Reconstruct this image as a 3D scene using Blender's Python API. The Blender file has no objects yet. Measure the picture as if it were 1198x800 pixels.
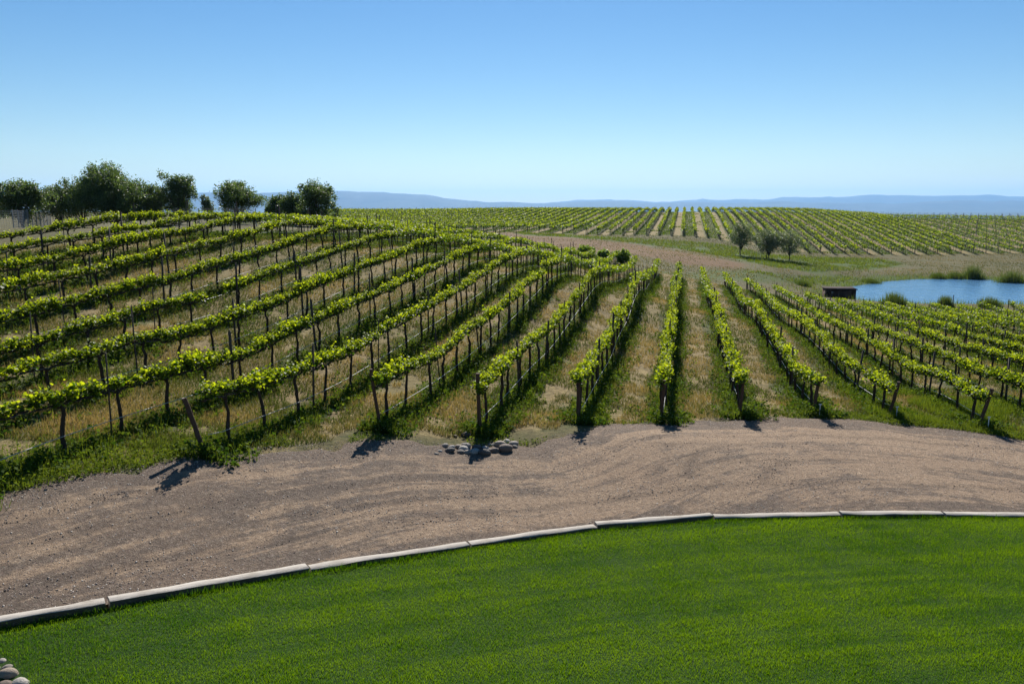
import bpy, math, random
import numpy as np
random.seed(7); rng = np.random.default_rng(7)
scene = bpy.context.scene
COL = scene.collection

# ------------------------------------------------------------------ camera maths
F = 932.0; H = 5.8; CX, CY = 599.0, 400.0; HY = 240.0
PITCH = math.atan((CY-HY)/F)
AZ = math.atan2(803-CX, math.hypot(F, CY-HY))
CA, SA = math.cos(AZ), math.sin(AZ)
def ray(px, py):
    zc = (CY-py)/F
    return np.array([(px-CX)/F, math.cos(PITCH)+zc*math.sin(PITCH), -math.sin(PITCH)+zc*math.cos(PITCH)])
def uv(x, y): return x*CA-y*SA, x*SA+y*CA          # u across the vine rows, v along them
def xy(u, v): return u*CA+v*SA, -u*SA+v*CA
def atz(px, py, z):
    r = ray(px, py); t = (z-H)/r[2]; return np.array([0, 0, H])+t*r
def atd(px, py, d):
    return np.array([0, 0, H])+ray(px, py)*d
def project(x, y, z):
    dz = z-H; c, s = math.cos(PITCH), math.sin(PITCH)
    dep = y*c-dz*s; up = y*s+dz*c
    dep = np.maximum(dep, .01)
    return CX+F*x/dep, CY-F*up/dep, dep

# ------------------------------------------------------------------ survey of the vine rows
SP = 2.1
def U(i): return -0.45+SP*i
def HC(i): return {1: 1.15, 2: 1.1}.get(i, 1.0 if i >= 3 else (1.2 if i >= -4 else 1.1))
TR = {
0:[(773,430),(779,410),(784,380)],
1:[(857,430),(850,395),(845,385),(830,345),(822,317)],
2:[(941,435),(922,410),(905,385),(885,355),(862,340),(846,320)],
3:[(1035,447),(1010,435),(982,412),(955,387),(897,345),(871,327)],
4:[(1140,457),(1112,447),(1075,430),(1045,412),(1012,395),(987,381)],
5:[(1187,442),(1150,432),(1117,417),(1087,405),(1050,392),(1020,381)],
6:[(1197,421),(1165,412),(1125,402),(1075,385)],
7:[(1197,405),(1150,395),(1110,382)],
-1:[(676,437),(695,417),(710,395),(735,350),(750,322),(760,318),(770,305)],
-2:[(562,438),(582,427),(600,420),(625,395),(640,382),(660,362),(685,330),(705,312),(732,313),(745,300)],
-3:[(440,440),(462,432),(500,415),(525,402),(550,380),(575,365),(597,348),(620,325),(642,307),(662,302),(695,307),(710,305),(722,295)],
-4:[(232,462),(275,450),(305,445),(337,432),(387,417),(425,398),(450,380),(475,370),(507,352),(545,330),(572,315),(597,301),(625,294),(650,299),(667,292)],
-5:[(0,480),(55,467),(120,455),(155,442),(200,435),(250,422),(300,402),(337,380),(375,367),(412,352),(450,335),(487,320),(525,300),(550,291),(575,287),(597,291)],
-6:[(0,437),(37,430),(62,422),(87,425),(112,412),(150,402),(187,395),(225,385),(262,372),(300,360),(337,345),(375,327),(400,318),(425,307),(462,297),(487,287),(512,280),(550,282)],
-7:[(0,405),(37,395),(75,385),(110,375),(150,367),(195,357),(212,350),(250,340),(300,322),(337,310),(375,295),(412,285),(437,277),(462,272),(500,272)],
-8:[(32,360),(62,355),(100,345),(137,335),(175,330),(212,320),(250,307),(300,293),(337,283),(362,272),(387,267),(425,264)],
-9:[(0,335),(50,327),(100,315),(137,307),(175,300),(212,292),(250,282),(297,267),(337,260),(375,260)],
-10:[(0,312),(50,302),(100,292),(150,280),(187,272),(220,267),(250,260)],
-11:[(0,290),(50,280),(100,275),(150,267),(187,260)],
-12:[(0,272),(50,265),(100,260),(125,255),(175,252),(225,250),(275,252)],
}
BASE = {-4:[(240,523)],-3:[(443,503)],-2:[(562,518),(613,446)],-1:[(675,499)],1:[(862,484)],2:[(948,480)],3:[(1037,484)],
 4:[(1143,497),(1113,475),(1090,465)],5:[(1180,475)],-5:[(8,547),(90,520),(157,497),(213,475)],-6:[(52,463),(118,445),(168,432)],-7:[(172,395),(250,385)]}
CP = []
def cp(x, y, z, lam=1.0): CP.append((x, y, z, lam))
for i, l in TR.items():
    for q in l:
        r = ray(*q); ru, rv = uv(r[0], r[1]); t = U(i)/ru
        x, y, z = t*r[0], t*r[1], H+t*r[2]-HC(i)
        lam = 1.0 if i not in (0, 1, 2) else 6.0
        cp(x, y, z, lam)
for i, l in BASE.items():
    for q in l:
        r = ray(*q); ru, rv = uv(r[0], r[1]); t = U(i)/ru
        cp(t*r[0], t*r[1], H+t*r[2], 1.0)
for i, v, z in [(0,20.5,.1),(0,40,.0),(0,60,-.55),(0,80,-1.0),(-5,80,.4),(-6,80,.75),(-7,80,.95),(-8,80,1.25),(-4,80,.14),(5,80,-2.8),(7,69,-3.0),(9,72,-3.4),(14,70,-3.5),(20,68,-3.55),(26,66,-3.6),(15,45,-2.3),(25,45,-2.7)]:
    cp(*xy(U(i), v), z)
for px, py, d in [(500,272,150),(600,272,142),(700,275,140),(800,276,140),(860,283,138),(900,291,136),(960,297,135),(1040,298,138),(1120,298,140),(1198,297,140),(1400,297,140),
                  (420,258,190),(600,258,190),(800,258,185),(900,262,180),(980,268,178),(1100,272,178),(1198,273,178),(1400,273,178),
                  (300,250.5,225),(400,250,225),(600,248.5,225),(800,248.5,225),(900,248.5,225),(960,250,225),(1010,255,220),(1100,257.5,215),(1198,258,215),(1400,258,215),
                  (867,299,121),(920,304,118),(700,288,115),(800,300,105),(640,282,118),(950,318,104),(1060,317,114),(1140,315,118),(1198,313,122),(1350,313,122),
                  (0,276,68),(0,268,85),(100,266,80),(200,263,80),(300,263,82),(380,265,85),(450,272,95),(520,281,105),(1198,365,70),(1198,400,46)]:
    cp(*atd(px, py, d))
for x, y, z in [(-60,20,4.6),(-60,60,4.4),(-100,100,4),(-90,160,3),(-40,120,2.6),(-60,8,4.2),(-30,12,3.4),(-22,10,2.4),(60,20,-1.3),(60,50,-3),(35,22,-.7),
                (-100,225,3.8),(0,300,-2),(150,300,-3),(-100,300,-2),
                (-20,0,1.6),(-20,-15,1.6),(0,-15,0),(20,-15,-.3),(40,0,-.6),(20,0,-.2)]:
    cp(x, y, z)
LAWN_PTS = [(0,722,.72),(123,705,.64),(240,685,.5),(360,664,.34),(547,637,.11),(695,616,0),(832,602,-.05),(980,599,-.1),(1198,598,-.15)]
for px, py, z in LAWN_PTS: cp(*atz(px, py, z))
for px, py, z in [(40,795,.62),(300,780,.36),(600,780,0),(900,780,-.08),(1180,780,-.15)]: cp(*atz(px, py, z))
CPA = np.array(CP)
def _k(d2): return 0.5*d2*np.log(d2+1e-9)
_P = CPA[:, :2]/40.0
_K = _k(((_P[:, None]-_P[None])**2).sum(2)) + np.diag(CPA[:, 3]*0.0012)
_A = np.block([[_K, np.c_[np.ones(len(_P)), _P]], [np.c_[np.ones(len(_P)), _P].T, np.zeros((3, 3))]])
_W = np.linalg.solve(_A, np.r_[CPA[:, 2], 0, 0, 0])
def tps(x, y):
    x = np.asarray(x, float).ravel(); y = np.asarray(y, float).ravel(); out = np.empty_like(x)
    for a in range(0, len(x), 20000):
        p = np.c_[x[a:a+20000], y[a:a+20000]]/40.0
        k = _k(((p[:, None]-_P[None])**2).sum(2))
        out[a:a+20000] = k@_W[:-3]+_W[-3]+p@_W[-2:]
    return out

# ------------------------------------------------------------------ small maths helpers
def sstep(a, b, x):
    t = np.clip((x-a)/(b-a), 0, 1); return t*t*(3-2*t)
def vnoise(x, y, s, seed=0):
    g = np.random.default_rng(seed).random((64, 64)); x = np.asarray(x)/s; y = np.asarray(y)/s
    ix = np.floor(x).astype(int); iy = np.floor(y).astype(int); fx = x-ix; fy = y-iy
    fx = fx*fx*(3-2*fx); fy = fy*fy*(3-2*fy)
    q = lambda a, b: g[a % 64, b % 64]
    return (q(ix, iy)*(1-fx)+q(ix+1, iy)*fx)*(1-fy)+(q(ix, iy+1)*(1-fx)+q(ix+1, iy+1)*fx)*fy
def inpoly(x, y, poly):
    x = np.asarray(x, float); y = np.asarray(y, float); c = np.zeros(x.shape, bool); n = len(poly)
    for i in range(n):
        x1, y1 = poly[i][:2]; x2, y2 = poly[(i+1) % n][:2]
        if y1 == y2: continue
        m = ((y1 > y) != (y2 > y)) & (x < (x2-x1)*(y-y1)/(y2-y1)+x1); c ^= m
    return c
def polydist(x, y, poly):
    x = np.asarray(x, float); y = np.asarray(y, float); d = np.full(x.shape, 1e9); n = len(poly)
    for i in range(n):
        x1, y1 = poly[i][:2]; x2, y2 = poly[(i+1) % n][:2]; dx, dy = x2-x1, y2-y1; L = dx*dx+dy*dy+1e-9
        t = np.clip(((x-x1)*dx+(y-y1)*dy)/L, 0, 1); d = np.minimum(d, np.hypot(x-x1-t*dx, y-y1-t*dy))
    return np.where(inpoly(x, y, poly), -d, d)

WATER = -4.0
POND = [tuple(atz(px, py, WATER)[:2]) for px, py in [(972,346),(978,338),(990,336),(1010,333),(1040,329),(1075,326.6),(1140,326.2),(1165,328),(1198,332),(1290,331),(1330,345),(1290,358),(1198,356),(1150,356),(1080,355.5),(1030,353.5),(985,350.5)]]
def cells(lo, a, b, hi, s, grow=1.12, cap=1e9):
    c = list(np.arange(a, b+1e-6, s)); st = s; p = b
    while p < hi: st = min(st*grow, cap); p += st; c.append(p)
    st = s; p = a; L = []
    while p > lo: st = min(st*grow, cap); p -= st; L.append(p)
    return np.array(L[::-1]+c)
GX = cells(-26000, -45, 60, 26000, .55, 1.06)
GY = cells(-3000, 4, 125, 30000, .6, 1.045)
MX, MY = np.meshgrid(GX, GY)
def build_height():
    X, Y = MX.ravel(), MY.ravel(); Z = np.full(X.shape, -14.0)-86*sstep(420, 1500, Y)*sstep(300, 1400, np.hypot(X, Y))
    m = (abs(X) < 420) & (Y > -200) & (Y < 520)
    t = tps(X[m], Y[m]); t = np.clip(t, -16, 9)
    w = (1-sstep(140, 400, abs(X[m])))*(1-sstep(250, 420, Y[m]))*sstep(-150, -20, Y[m])
    base = np.where(Y[m] < 60, 2*0+np.where(X[m] < 0, 3.0, -2.0), -14.0)
    Z[m] = t*w+base*(1-w)
    m2 = (~m) & (Y < 60); Z[m2] = np.where(X[m2] < 0, 3.0, -2.0)
    sd = polydist(X, Y, POND); near = sd < 14
    zin = WATER-np.minimum(-sd*.25, .9)
    zo = np.maximum(Z, WATER+.03+np.maximum(sd, 0)*.05)
    zo = zo*sstep(2.5, 9, sd)+(WATER+.03+np.maximum(sd, 0)*.11)*(1-sstep(2.5, 9, sd))
    Z = np.where(sd < 0, zin, np.where(near, zo, Z))
    Z += (vnoise(X, Y, 3.1, 1)-.5)*.10*sstep(17, 24, Y)+(vnoise(X, Y, 1.3, 2)-.5)*.04*sstep(17, 24, Y)
    return Z.reshape(MX.shape)
GZ = build_height()
def T(x, y):
    x = np.asarray(x, float); y = np.asarray(y, float)
    ix = np.clip(np.searchsorted(GX, x)-1, 0, len(GX)-2); iy = np.clip(np.searchsorted(GY, y)-1, 0, len(GY)-2)
    fx = (x-GX[ix])/(GX[ix+1]-GX[ix]); fy = (y-GY[iy])/(GY[iy+1]-GY[iy])
    return (GZ[iy, ix]*(1-fx)+GZ[iy, ix+1]*fx)*(1-fy)+(GZ[iy+1, ix]*(1-fx)+GZ[iy+1, ix+1]*fx)*fy
def hit(px, py, tmax=600):                        # where a line of sight meets the ground
    r = ray(px, py); t = 5.0; p = t
    while t < tmax:
        if H+t*r[2] < float(T(t*r[0], t*r[1])): break
        p = t; t *= 1.01
    for _ in range(20):
        m = (p+t)/2
        if H+m*r[2] < float(T(m*r[0], m*r[1])): t = m
        else: p = m
    return t*r[0], t*r[1], H+t*r[2]

# ------------------------------------------------------------------ mesh helpers
class MB:
    def __init__(s): s.v = []; s.f = []; s.n = 0; s.c = []; s.m = []; s.uv = []
    def add(s, V, Fc, tint=None, mat=0):
        V = np.asarray(V, float).reshape(-1, 3); Fc = np.asarray(Fc, int)
        s.v.append(V); s.f.append(Fc+s.n); s.n += len(V)
        t = np.zeros(len(V)) if tint is None else np.broadcast_to(np.asarray(tint, float), (len(V),))
        s.c.append(t); s.m.append(np.full(len(Fc), mat, np.int32)); return s
    def mesh(s, name, mats, smooth=False):
        me = bpy.data.meshes.new(name); V = np.concatenate(s.v); me.vertices.add(len(V)); me.vertices.foreach_set('co', V.ravel().astype(np.float32))
        loops = np.concatenate([f.ravel() for f in s.f]).astype(np.int32); tot = np.concatenate([np.full(len(f), f.shape[1], np.int32) for f in s.f])
        me.loops.add(len(loops)); me.loops.foreach_set('vertex_index', loops)
        st = np.r_[0, np.cumsum(tot)[:-1]].astype(np.int32); me.polygons.add(len(tot)); me.polygons.foreach_set('loop_start', st); me.polygons.foreach_set('loop_total', tot)
        me.polygons.foreach_set('material_index', np.concatenate(s.m))
        if smooth: me.polygons.foreach_set('use_smooth', np.ones(len(tot), bool))
        a = me.attributes.new('tint', 'FLOAT', 'POINT'); a.data.foreach_set('value', np.concatenate(s.c).astype(np.float32))
        for m in (mats if isinstance(mats, (list, tuple)) else [mats]): me.materials.append(m)
        me.update(calc_edges=True); me.validate(); return me
def link(name, me, parent=None, loc=None):
    o = bpy.data.objects.new(name, me); COL.objects.link(o)
    if parent is not None: o.parent = parent
    if loc is not None: o.location = loc
    return o
def tag(o, label=None, cat=None, group=None, kind=None):
    if label: o['label'] = label
    if cat: o['category'] = cat
    if group: o['group'] = group
    if kind: o['kind'] = kind
    return o
def empty(name, loc, rz=0):
    o = link(name, None, loc=loc); o.rotation_euler = (0, 0, rz); o.empty_display_size = .2; return o
def tube(mb, pts, rad, n=6, tint=0, mat=0, cap=True):
    P = np.asarray(pts, float); R = np.broadcast_to(np.asarray(rad, float), (len(P),))
    tg = np.gradient(P, axis=0); tg /= np.linalg.norm(tg, axis=1)[:, None]+1e-9
    ref = np.array([0, 0, 1.0]) if abs(tg[0][2]) < .8 else np.array([1.0, 0, 0])
    a = np.cross(tg, ref); a /= np.linalg.norm(a, axis=1)[:, None]+1e-9; b = np.cross(tg, a)
    th = np.arange(n)*2*math.pi/n
    V = P[:, None]+R[:, None, None]*(np.cos(th)[None, :, None]*a[:, None]+np.sin(th)[None, :, None]*b[:, None])
    V = V.reshape(-1, 3); Fc = []
    for i in range(len(P)-1):
        for j in range(n):
            k = (j+1) % n; Fc.append((i*n+j, i*n+k, (i+1)*n+k, (i+1)*n+j))
    mb.add(V, Fc, tint, mat)
    if cap:
        c = np.r_[V[-n:], [P[-1]+tg[-1]*R[-1]*.3]]; mb.add(c, [(j, (j+1) % n, n) for j in range(n)], tint, mat)
def leaves(mb, C, size, tint, mat=0, up=.6, lod=0, rg=None):
    rg = rg or rng; C = np.asarray(C, float); n = len(C)
    N = rg.normal(size=(n, 3)); N[:, 2] = abs(N[:, 2])+up; N /= np.linalg.norm(N, axis=1)[:, None]
    A = np.cross(N, rg.normal(size=(n, 3))); A /= np.linalg.norm(A, axis=1)[:, None]+1e-9; B = np.cross(N, A)
    s = np.broadcast_to(np.asarray(size, float), (n,))[:, None]
    if lod == 0:
        L = [(0, -.5, 0), (-.55, -.28, .16), (-.42, .32, .12), (0, .55, -.05), (.42, .32, .12), (.55, -.28, .16)]
        V = np.stack([C+s*(a*A+b*B+c*N) for a, b, c in L], 1).reshape(-1, 3)
        o = np.arange(n)[:, None]*6; Fc = np.concatenate([o+[0, 3, 2, 1], o+[0, 5, 4, 3]]); k = 6
    else:
        L = [(-.1, -.5, 0), (-.5, .05, .1), (.05, .5, 0), (.5, -.05, .1)]
        V = np.stack([C+s*(a*A+b*B+c*N) for a, b, c in L], 1).reshape(-1, 3)
        o = np.arange(n)[:, None]*4; Fc = o+[0, 1, 2, 3]; k = 4
    mb.add(V, Fc, np.repeat(np.broadcast_to(tint, (n,)), k), mat)
def blades(mb, x, y, z, h, w, tint, lean=.35, rg=None, mat=0):
    rg = rg or rng; n = len(x); a = rg.random(n)*2*math.pi; l = rg.random(n)*lean*h; ang = rg.random(n)*2*math.pi
    dx, dy = np.cos(a)*w/2, np.sin(a)*w/2
    V = np.stack([np.c_[x-dx, y-dy, z-.01], np.c_[x+dx, y+dy, z-.01], np.c_[x+np.cos(ang)*l, y+np.sin(ang)*l, z+h]], 1).reshape(-1, 3)
    mb.add(V, np.arange(n)[:, None]*3+[0, 1, 2], np.repeat(tint, 3), mat)
def box(mb, x0, x1, y0, y1, z0, z1, tint=0, mat=0):
    V = [(x, y, z) for z in (z0, z1) for y in (y0, y1) for x in (x0, x1)]
    mb.add(V, [(0, 2, 3, 1), (4, 5, 7, 6), (0, 1, 5, 4), (2, 6, 7, 3), (0, 4, 6, 2), (1, 3, 7, 5)], tint, mat)

# ------------------------------------------------------------------ materials
class NT:
    def __init__(s, name):
        s.m = bpy.data.materials.new(name); s.m.use_nodes = True; s.t = s.m.node_tree; s.t.nodes.clear(); s.out = s.n('ShaderNodeOutputMaterial')
    def n(s, ty, **k):
        o = s.t.nodes.new(ty)
        for a, b in k.items(): setattr(o, a, b)
        return o
    def l(s, a, b): s.t.links.new(a, b)
    def noise(s, vec, scale, detail=4, rough=.55, dist=0):
        o = s.n('ShaderNodeTexNoise'); o.inputs['Scale'].default_value = scale; o.inputs['Detail'].default_value = detail; o.inputs['Roughness'].default_value = rough; o.inputs['Distortion'].default_value = dist
        if vec is not None: s.l(vec, o.inputs['Vector'])
        return o.outputs['Fac']
    def ramp(s, f, pts):
        o = s.n('ShaderNodeValToRGB'); e = o.color_ramp.elements
        while len(e) < len(pts): e.new(.5)
        for i, (p, c) in enumerate(pts): e[i].position = p; e[i].color = (*c, 1) if len(c) == 3 else c
        s.l(f, o.inputs['Fac']); return o.outputs['Color']
    def mix(s, f, a, b, bt='MIX'):
        o = s.n('ShaderNodeMix', data_type='RGBA', blend_type=bt)
        for v, k in ((f, 0), (a, 6), (b, 7)):
            if isinstance(v, (tuple, list)): o.inputs[k].default_value = (*v, 1)
            elif isinstance(v, (int, float)): o.inputs[k].default_value = v
            else: s.l(v, o.inputs[k])
        return o.outputs[2]
    def math(s, op, a, b=None, c=None, clamp=False):
        o = s.n('ShaderNodeMath', operation=op, use_clamp=clamp)
        for i, v in enumerate((a, b, c)):
            if v is None: continue
            if isinstance(v, (int, float)): o.inputs[i].default_value = v
            else: s.l(v, o.inputs[i])
        return o.outputs[0]
    def attr(s, name): return s.n('ShaderNodeAttribute', attribute_name=name).outputs['Fac']
    def bump(s, h, strength, dist):
        o = s.n('ShaderNodeBump'); o.inputs['Strength'].default_value = strength; o.inputs['Distance'].default_value = dist; s.l(h, o.inputs['Height']); return o.outputs[0]
    def pbr(s, col, rough=.8, spec=.3, normal=None):
        b = s.n('ShaderNodeBsdfPrincipled'); b.inputs['Specular IOR Level'].default_value = spec
        if isinstance(col, (tuple, list)): b.inputs['Base Color'].default_value = (*col, 1)
        else: s.l(col, b.inputs['Base Color'])
        if isinstance(rough, (int, float)): b.inputs['Roughness'].default_value = rough
        else: s.l(rough, b.inputs['Roughness'])
        if normal is not None: s.l(normal, b.inputs['Normal'])
        s.l(b.outputs[0], s.out.inputs[0]); s.b = b; return s
    def pos(s): return s.n('ShaderNodeNewGeometry').outputs['Position']
    def obj(s): return s.n('ShaderNodeTexCoord').outputs['Object']
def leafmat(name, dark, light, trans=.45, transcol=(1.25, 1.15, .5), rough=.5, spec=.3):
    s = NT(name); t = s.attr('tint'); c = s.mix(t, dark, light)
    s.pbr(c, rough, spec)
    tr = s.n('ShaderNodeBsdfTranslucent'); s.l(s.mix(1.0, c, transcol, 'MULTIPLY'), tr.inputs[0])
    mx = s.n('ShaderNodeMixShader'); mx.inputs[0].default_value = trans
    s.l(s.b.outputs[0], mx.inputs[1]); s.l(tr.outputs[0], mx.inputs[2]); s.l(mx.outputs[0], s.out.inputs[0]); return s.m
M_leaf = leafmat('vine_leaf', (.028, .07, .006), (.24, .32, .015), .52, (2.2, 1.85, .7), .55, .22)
M_grass = leafmat('lawn_blade', (.026, .095, .0015), (.15, .27, .003), .42, (1.7, 1.5, .6), .5, .3)
M_weed = leafmat('weed_leaf', (.028, .065, .009), (.14, .18, .025), .4, (1.7, 1.6, .7), .75, .06)
M_straw = leafmat('dry_grass', (.08, .11, .018), (.38, .28, .11), .3, (1.2, 1.1, .8), .7, .2)
M_tree = leafmat('tree_leaf', (.035, .065, .02), (.14, .20, .06), .42, (1.5, 1.5, .8), .5, .3)
M_olive = leafmat('grey_green_leaf', (.055, .085, .035), (.20, .24, .12), .4, (1.3, 1.3, .9), .5, .3)
M_bush = leafmat('bush_leaf', (.07, .14, .02), (.20, .28, .04), .5, (2.0, 1.8, .8), .5, .25)
M_reed = leafmat('reed_blade', (.035, .07, .015), (.13, .16, .045), .4, (1.6, 1.5, .7), .6, .3)

def woodmat(name, a, b, sc=(30, 30, 3), bump=.4, rough=.85, spec=.2):
    s = NT(name); mp = s.n('ShaderNodeMapping'); mp.inputs['Scale'].default_value = sc; s.l(s.obj(), mp.inputs[0])
    n1 = s.noise(mp.outputs[0], 1.0, 6, .65, .6); n2 = s.noise(s.obj(), 2.3, 3)
    c = s.mix(n2, s.ramp(n1, [(.3, a), (.7, b)]), tuple(.6*x+.4*y for x, y in zip(a, b)))
    s.pbr(c, rough, spec, s.bump(n1, bump, .01)); return s.m
M_bark = woodmat('vine_bark', (.022, .014, .01), (.075, .052, .038))
M_post = woodmat('weathered_post', (.05, .028, .018), (.13, .08, .055), (40, 40, 4))
M_trunk = woodmat('tree_bark', (.04, .03, .022), (.12, .09, .065), (8, 8, 2))
M_steel = NT('rusty_steel').pbr((.06, .045, .038), .7, .4).m
M_hose = NT('drip_hose_plastic').pbr((.36, .35, .33), .5, .4).m
M_wire = NT('galvanised_wire').pbr((.3, .3, .3), .4, .5).m
M_wire.node_tree.nodes['Principled BSDF'].inputs['Metallic'].default_value = .8
M_pvc = NT('white_pvc').pbr((.7, .7, .68), .4, .4).m

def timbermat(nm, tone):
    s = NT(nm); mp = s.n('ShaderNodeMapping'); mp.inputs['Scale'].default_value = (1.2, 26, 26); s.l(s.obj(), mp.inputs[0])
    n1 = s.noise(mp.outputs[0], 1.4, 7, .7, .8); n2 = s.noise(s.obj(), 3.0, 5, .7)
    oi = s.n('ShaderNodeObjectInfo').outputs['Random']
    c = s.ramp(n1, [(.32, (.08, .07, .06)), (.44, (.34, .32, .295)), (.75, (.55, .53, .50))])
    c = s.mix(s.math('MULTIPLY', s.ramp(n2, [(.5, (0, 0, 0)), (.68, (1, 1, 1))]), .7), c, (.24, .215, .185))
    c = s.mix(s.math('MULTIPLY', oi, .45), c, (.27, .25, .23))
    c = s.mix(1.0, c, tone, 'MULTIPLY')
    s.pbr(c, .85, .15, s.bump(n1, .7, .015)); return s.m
M_timber = timbermat('weathered_timber', (1.0, .97, .92)); M_timber2 = timbermat('shaded_side_timber', (.22, .19, .16))  # second is a darkened copy: shade painted into the timbers' lawn-side face

def groundmat():
    s = NT('vineyard_ground'); P = s.pos()
    n_big = s.noise(P, .22, 4, .6); n_mid = s.noise(P, 1.1, 5, .65); n_f = s.noise(P, 7, 5, .7); n_ff = s.noise(P, 34, 3, .7)
    straw = s.ramp(n_f, [(.3, (.12, .09, .04)), (.5, (.27, .195, .09)), (.72, (.45, .345, .17))])
    soil = s.ramp(n_f, [(.3, (.08, .055, .036)), (.7, (.20, .135, .085))])
    green = s.ramp(n_f, [(.3, (.02, .038, .008)), (.7, (.075, .10, .022))])
    lush = s.ramp(n_f, [(.3, (.03, .075, .008)), (.7, (.09, .16, .02))])
    base = s.mix(s.ramp(n_mid, [(.42, (0, 0, 0)), (.58, (1, 1, 1))]), straw, soil)
    n_lo = s.noise(P, .45, 4, .7)
    base = s.mix(s.ramp(n_lo, [(.45, (0, 0, 0)), (.65, (.7, .7, .7))]), base, green)
    # rows run along a fixed bearing: u is the distance across them
    sep = s.n('ShaderNodeSeparateXYZ'); s.l(P, sep.inputs[0])
    u = s.math('SUBTRACT', s.math('MULTIPLY', sep.outputs[0], CA), s.math('MULTIPLY', sep.outputs[1], SA))
    uu = s.math('ADD', s.math('SUBTRACT', u, -0.45), 2100.0)
    wob = s.math('MULTIPLY', s.math('SUBTRACT', s.noise(P, .9, 3), .5), .5)
    fr = s.math('FRACT', s.math('ADD', s.math('DIVIDE', s.math('ADD', uu, wob), SP), .5))
    dist = s.math('ABSOLUTE', s.math('SUBTRACT', fr, .5))            # 0 under a row, .5 mid alley
    under = s.math('SUBTRACT', 1.0, s.math('MULTIPLY', s.math('SUBTRACT', dist, .1), 7.0, clamp=True), clamp=True)
    vine = s.attr('vine'); grn = s.attr('green'); far = s.attr('far'); red = s.attr('bare')
    fr2 = s.math('FRACT', s.math('DIVIDE', s.math('ADD', uu, SP*.0), SP*2))
    alt = s.math('GREATER_THAN', fr2, .5)
    # patches of living grass in the alleys
    patch = s.ramp(s.math('ADD', s.math('MULTIPLY', n_big, .6), s.math('MULTIPLY', n_mid, .4)), [(.40, (0, 0, 0)), (.56, (1, 1, 1))])
    base = s.mix(s.math('MULTIPLY', patch, .75), base, green)
    track = s.math('MULTIPLY', s.math('GREATER_THAN', dist, .32), s.math('SUBTRACT', 1.0, far))
    base = s.mix(s.math('MULTIPLY', s.math('MULTIPLY', track, vine), .55), base, straw)
    vg = s.mix(s.math('MULTIPLY', under, .85), base, green)
    fa = s.mix(alt, s.mix(.88, straw, green), s.mix(.25, straw, green))
    fa = s.mix(s.math('MULTIPLY', under, .7), fa, green)
    vg = s.mix(far, vg, fa)
    dry = s.ramp(n_f, [(.3, (.075, .06, .028)), (.7, (.20, .15, .075))])
    mead = s.mix(s.ramp(n_mid, [(.35, (0, 0, 0)), (.65, (.7, .7, .7))]), dry, green)
    mead = s.mix(s.ramp(s.noise(P, .12, 5, .7), [(.4, (0, 0, 0)), (.6, (.65, .65, .65))]), mead, s.mix(.35, green, soil))
    mead = s.mix(red, mead, s.mix(n_mid, (.17, .088, .042), (.11, .068, .03)))
    mead = s.mix(grn, mead, s.mix(n_mid, lush, green))
    mead = s.mix(s.attr('plain'), mead, (.04, .055, .045))
    c = s.mix(vine, mead, vg)
    c = s.mix(s.math('MULTIPLY', n_ff, .35), c, (.08, .07, .04))
    hh = s.math('ADD', s.math('MULTIPLY', n_f, .7), s.math('MULTIPLY', n_ff, .3))
    s.pbr(c, .95, .1, s.bump(hh, .7, .12)); return s.m
M_ground = groundmat()

def roadmat():
    s = NT('dirt_gravel'); tc = s.n('ShaderNodeTexCoord').outputs['UV']; P = s.pos()
    mp = s.n('ShaderNodeMapping'); mp.inputs['Scale'].default_value = (.07, 1.5, 1); s.l(tc, mp.inputs[0])
    st = s.noise(mp.outputs[0], 1.0, 6, .65, .25)
    mp2 = s.n('ShaderNodeMapping'); mp2.inputs['Scale'].default_value = (.35, 4.5, 1); s.l(tc, mp2.inputs[0])
    st2 = s.noise(mp2.outputs[0], 1.0, 6, .7, .4)
    f = s.noise(P, 11, 6, .75); ff = s.noise(P, 60, 3, .7)
    vor = s.n('ShaderNodeTexVoronoi'); vor.inputs['Scale'].default_value = 28; s.l(P, vor.inputs['Vector'])
    packed = s.ramp(f, [(.25, (.18, .122, .08)), (.55, (.36, .258, .172)), (.8, (.56, .43, .30))])
    loose = s.ramp(s.mix(.5, f, ff), [(.3, (.045, .033, .025)), (.5, (.13, .098, .075)), (.75, (.37, .30, .235))])
    loose = s.mix(s.math('MULTIPLY', s.ramp(vor.outputs['Distance'], [(0, (1, 1, 1)), (.35, (0, 0, 0))]), .35), loose, vor.outputs['Color'], 'SOFT_LIGHT')
    edge = s.attr('tint')
    k = s.math('ADD', s.math('MULTIPLY', s.math('SUBTRACT', st, .5), 1.7), edge)
    k = s.math('ADD', k, s.math('ADD', s.math('MULTIPLY', s.math('SUBTRACT', st2, .5), 1.7), s.math('MULTIPLY', s.math('SUBTRACT', s.noise(P, 1.6, 6, .75, .3), .5), 1.5)))
    m = s.ramp(k, [(.22, (0, 0, 0)), (.55, (1, 1, 1))])
    c = s.mix(m, packed, loose)
    c = s.mix(s.ramp(s.noise(P, .35, 3), [(.45, (0, 0, 0)), (.7, (.25, .25, .25))]), c, (.33, .22, .14))
    c = s.mix(s.math('MULTIPLY', s.attr('rut'), .5), c, (.10, .075, .058))
    c = s.mix(s.ramp(ff, [(.40, (.75, .75, .75)), (.52, (0, 0, 0))]), c, (.09, .07, .057))
    c = s.mix(s.ramp(s.noise(P, 26, 4, .75), [(.60, (0, 0, 0)), (.68, (.7, .7, .7))]), c, (.50, .42, .35))
    hh = s.math('ADD', s.math('MULTIPLY', f, .5), s.math('ADD', s.math('MULTIPLY', ff, .35), s.math('MULTIPLY', st2, .08)))
    s.pbr(c, .95, .12, s.bump(hh, 1.0, .07)); return s.m
M_road = roadmat()

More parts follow.
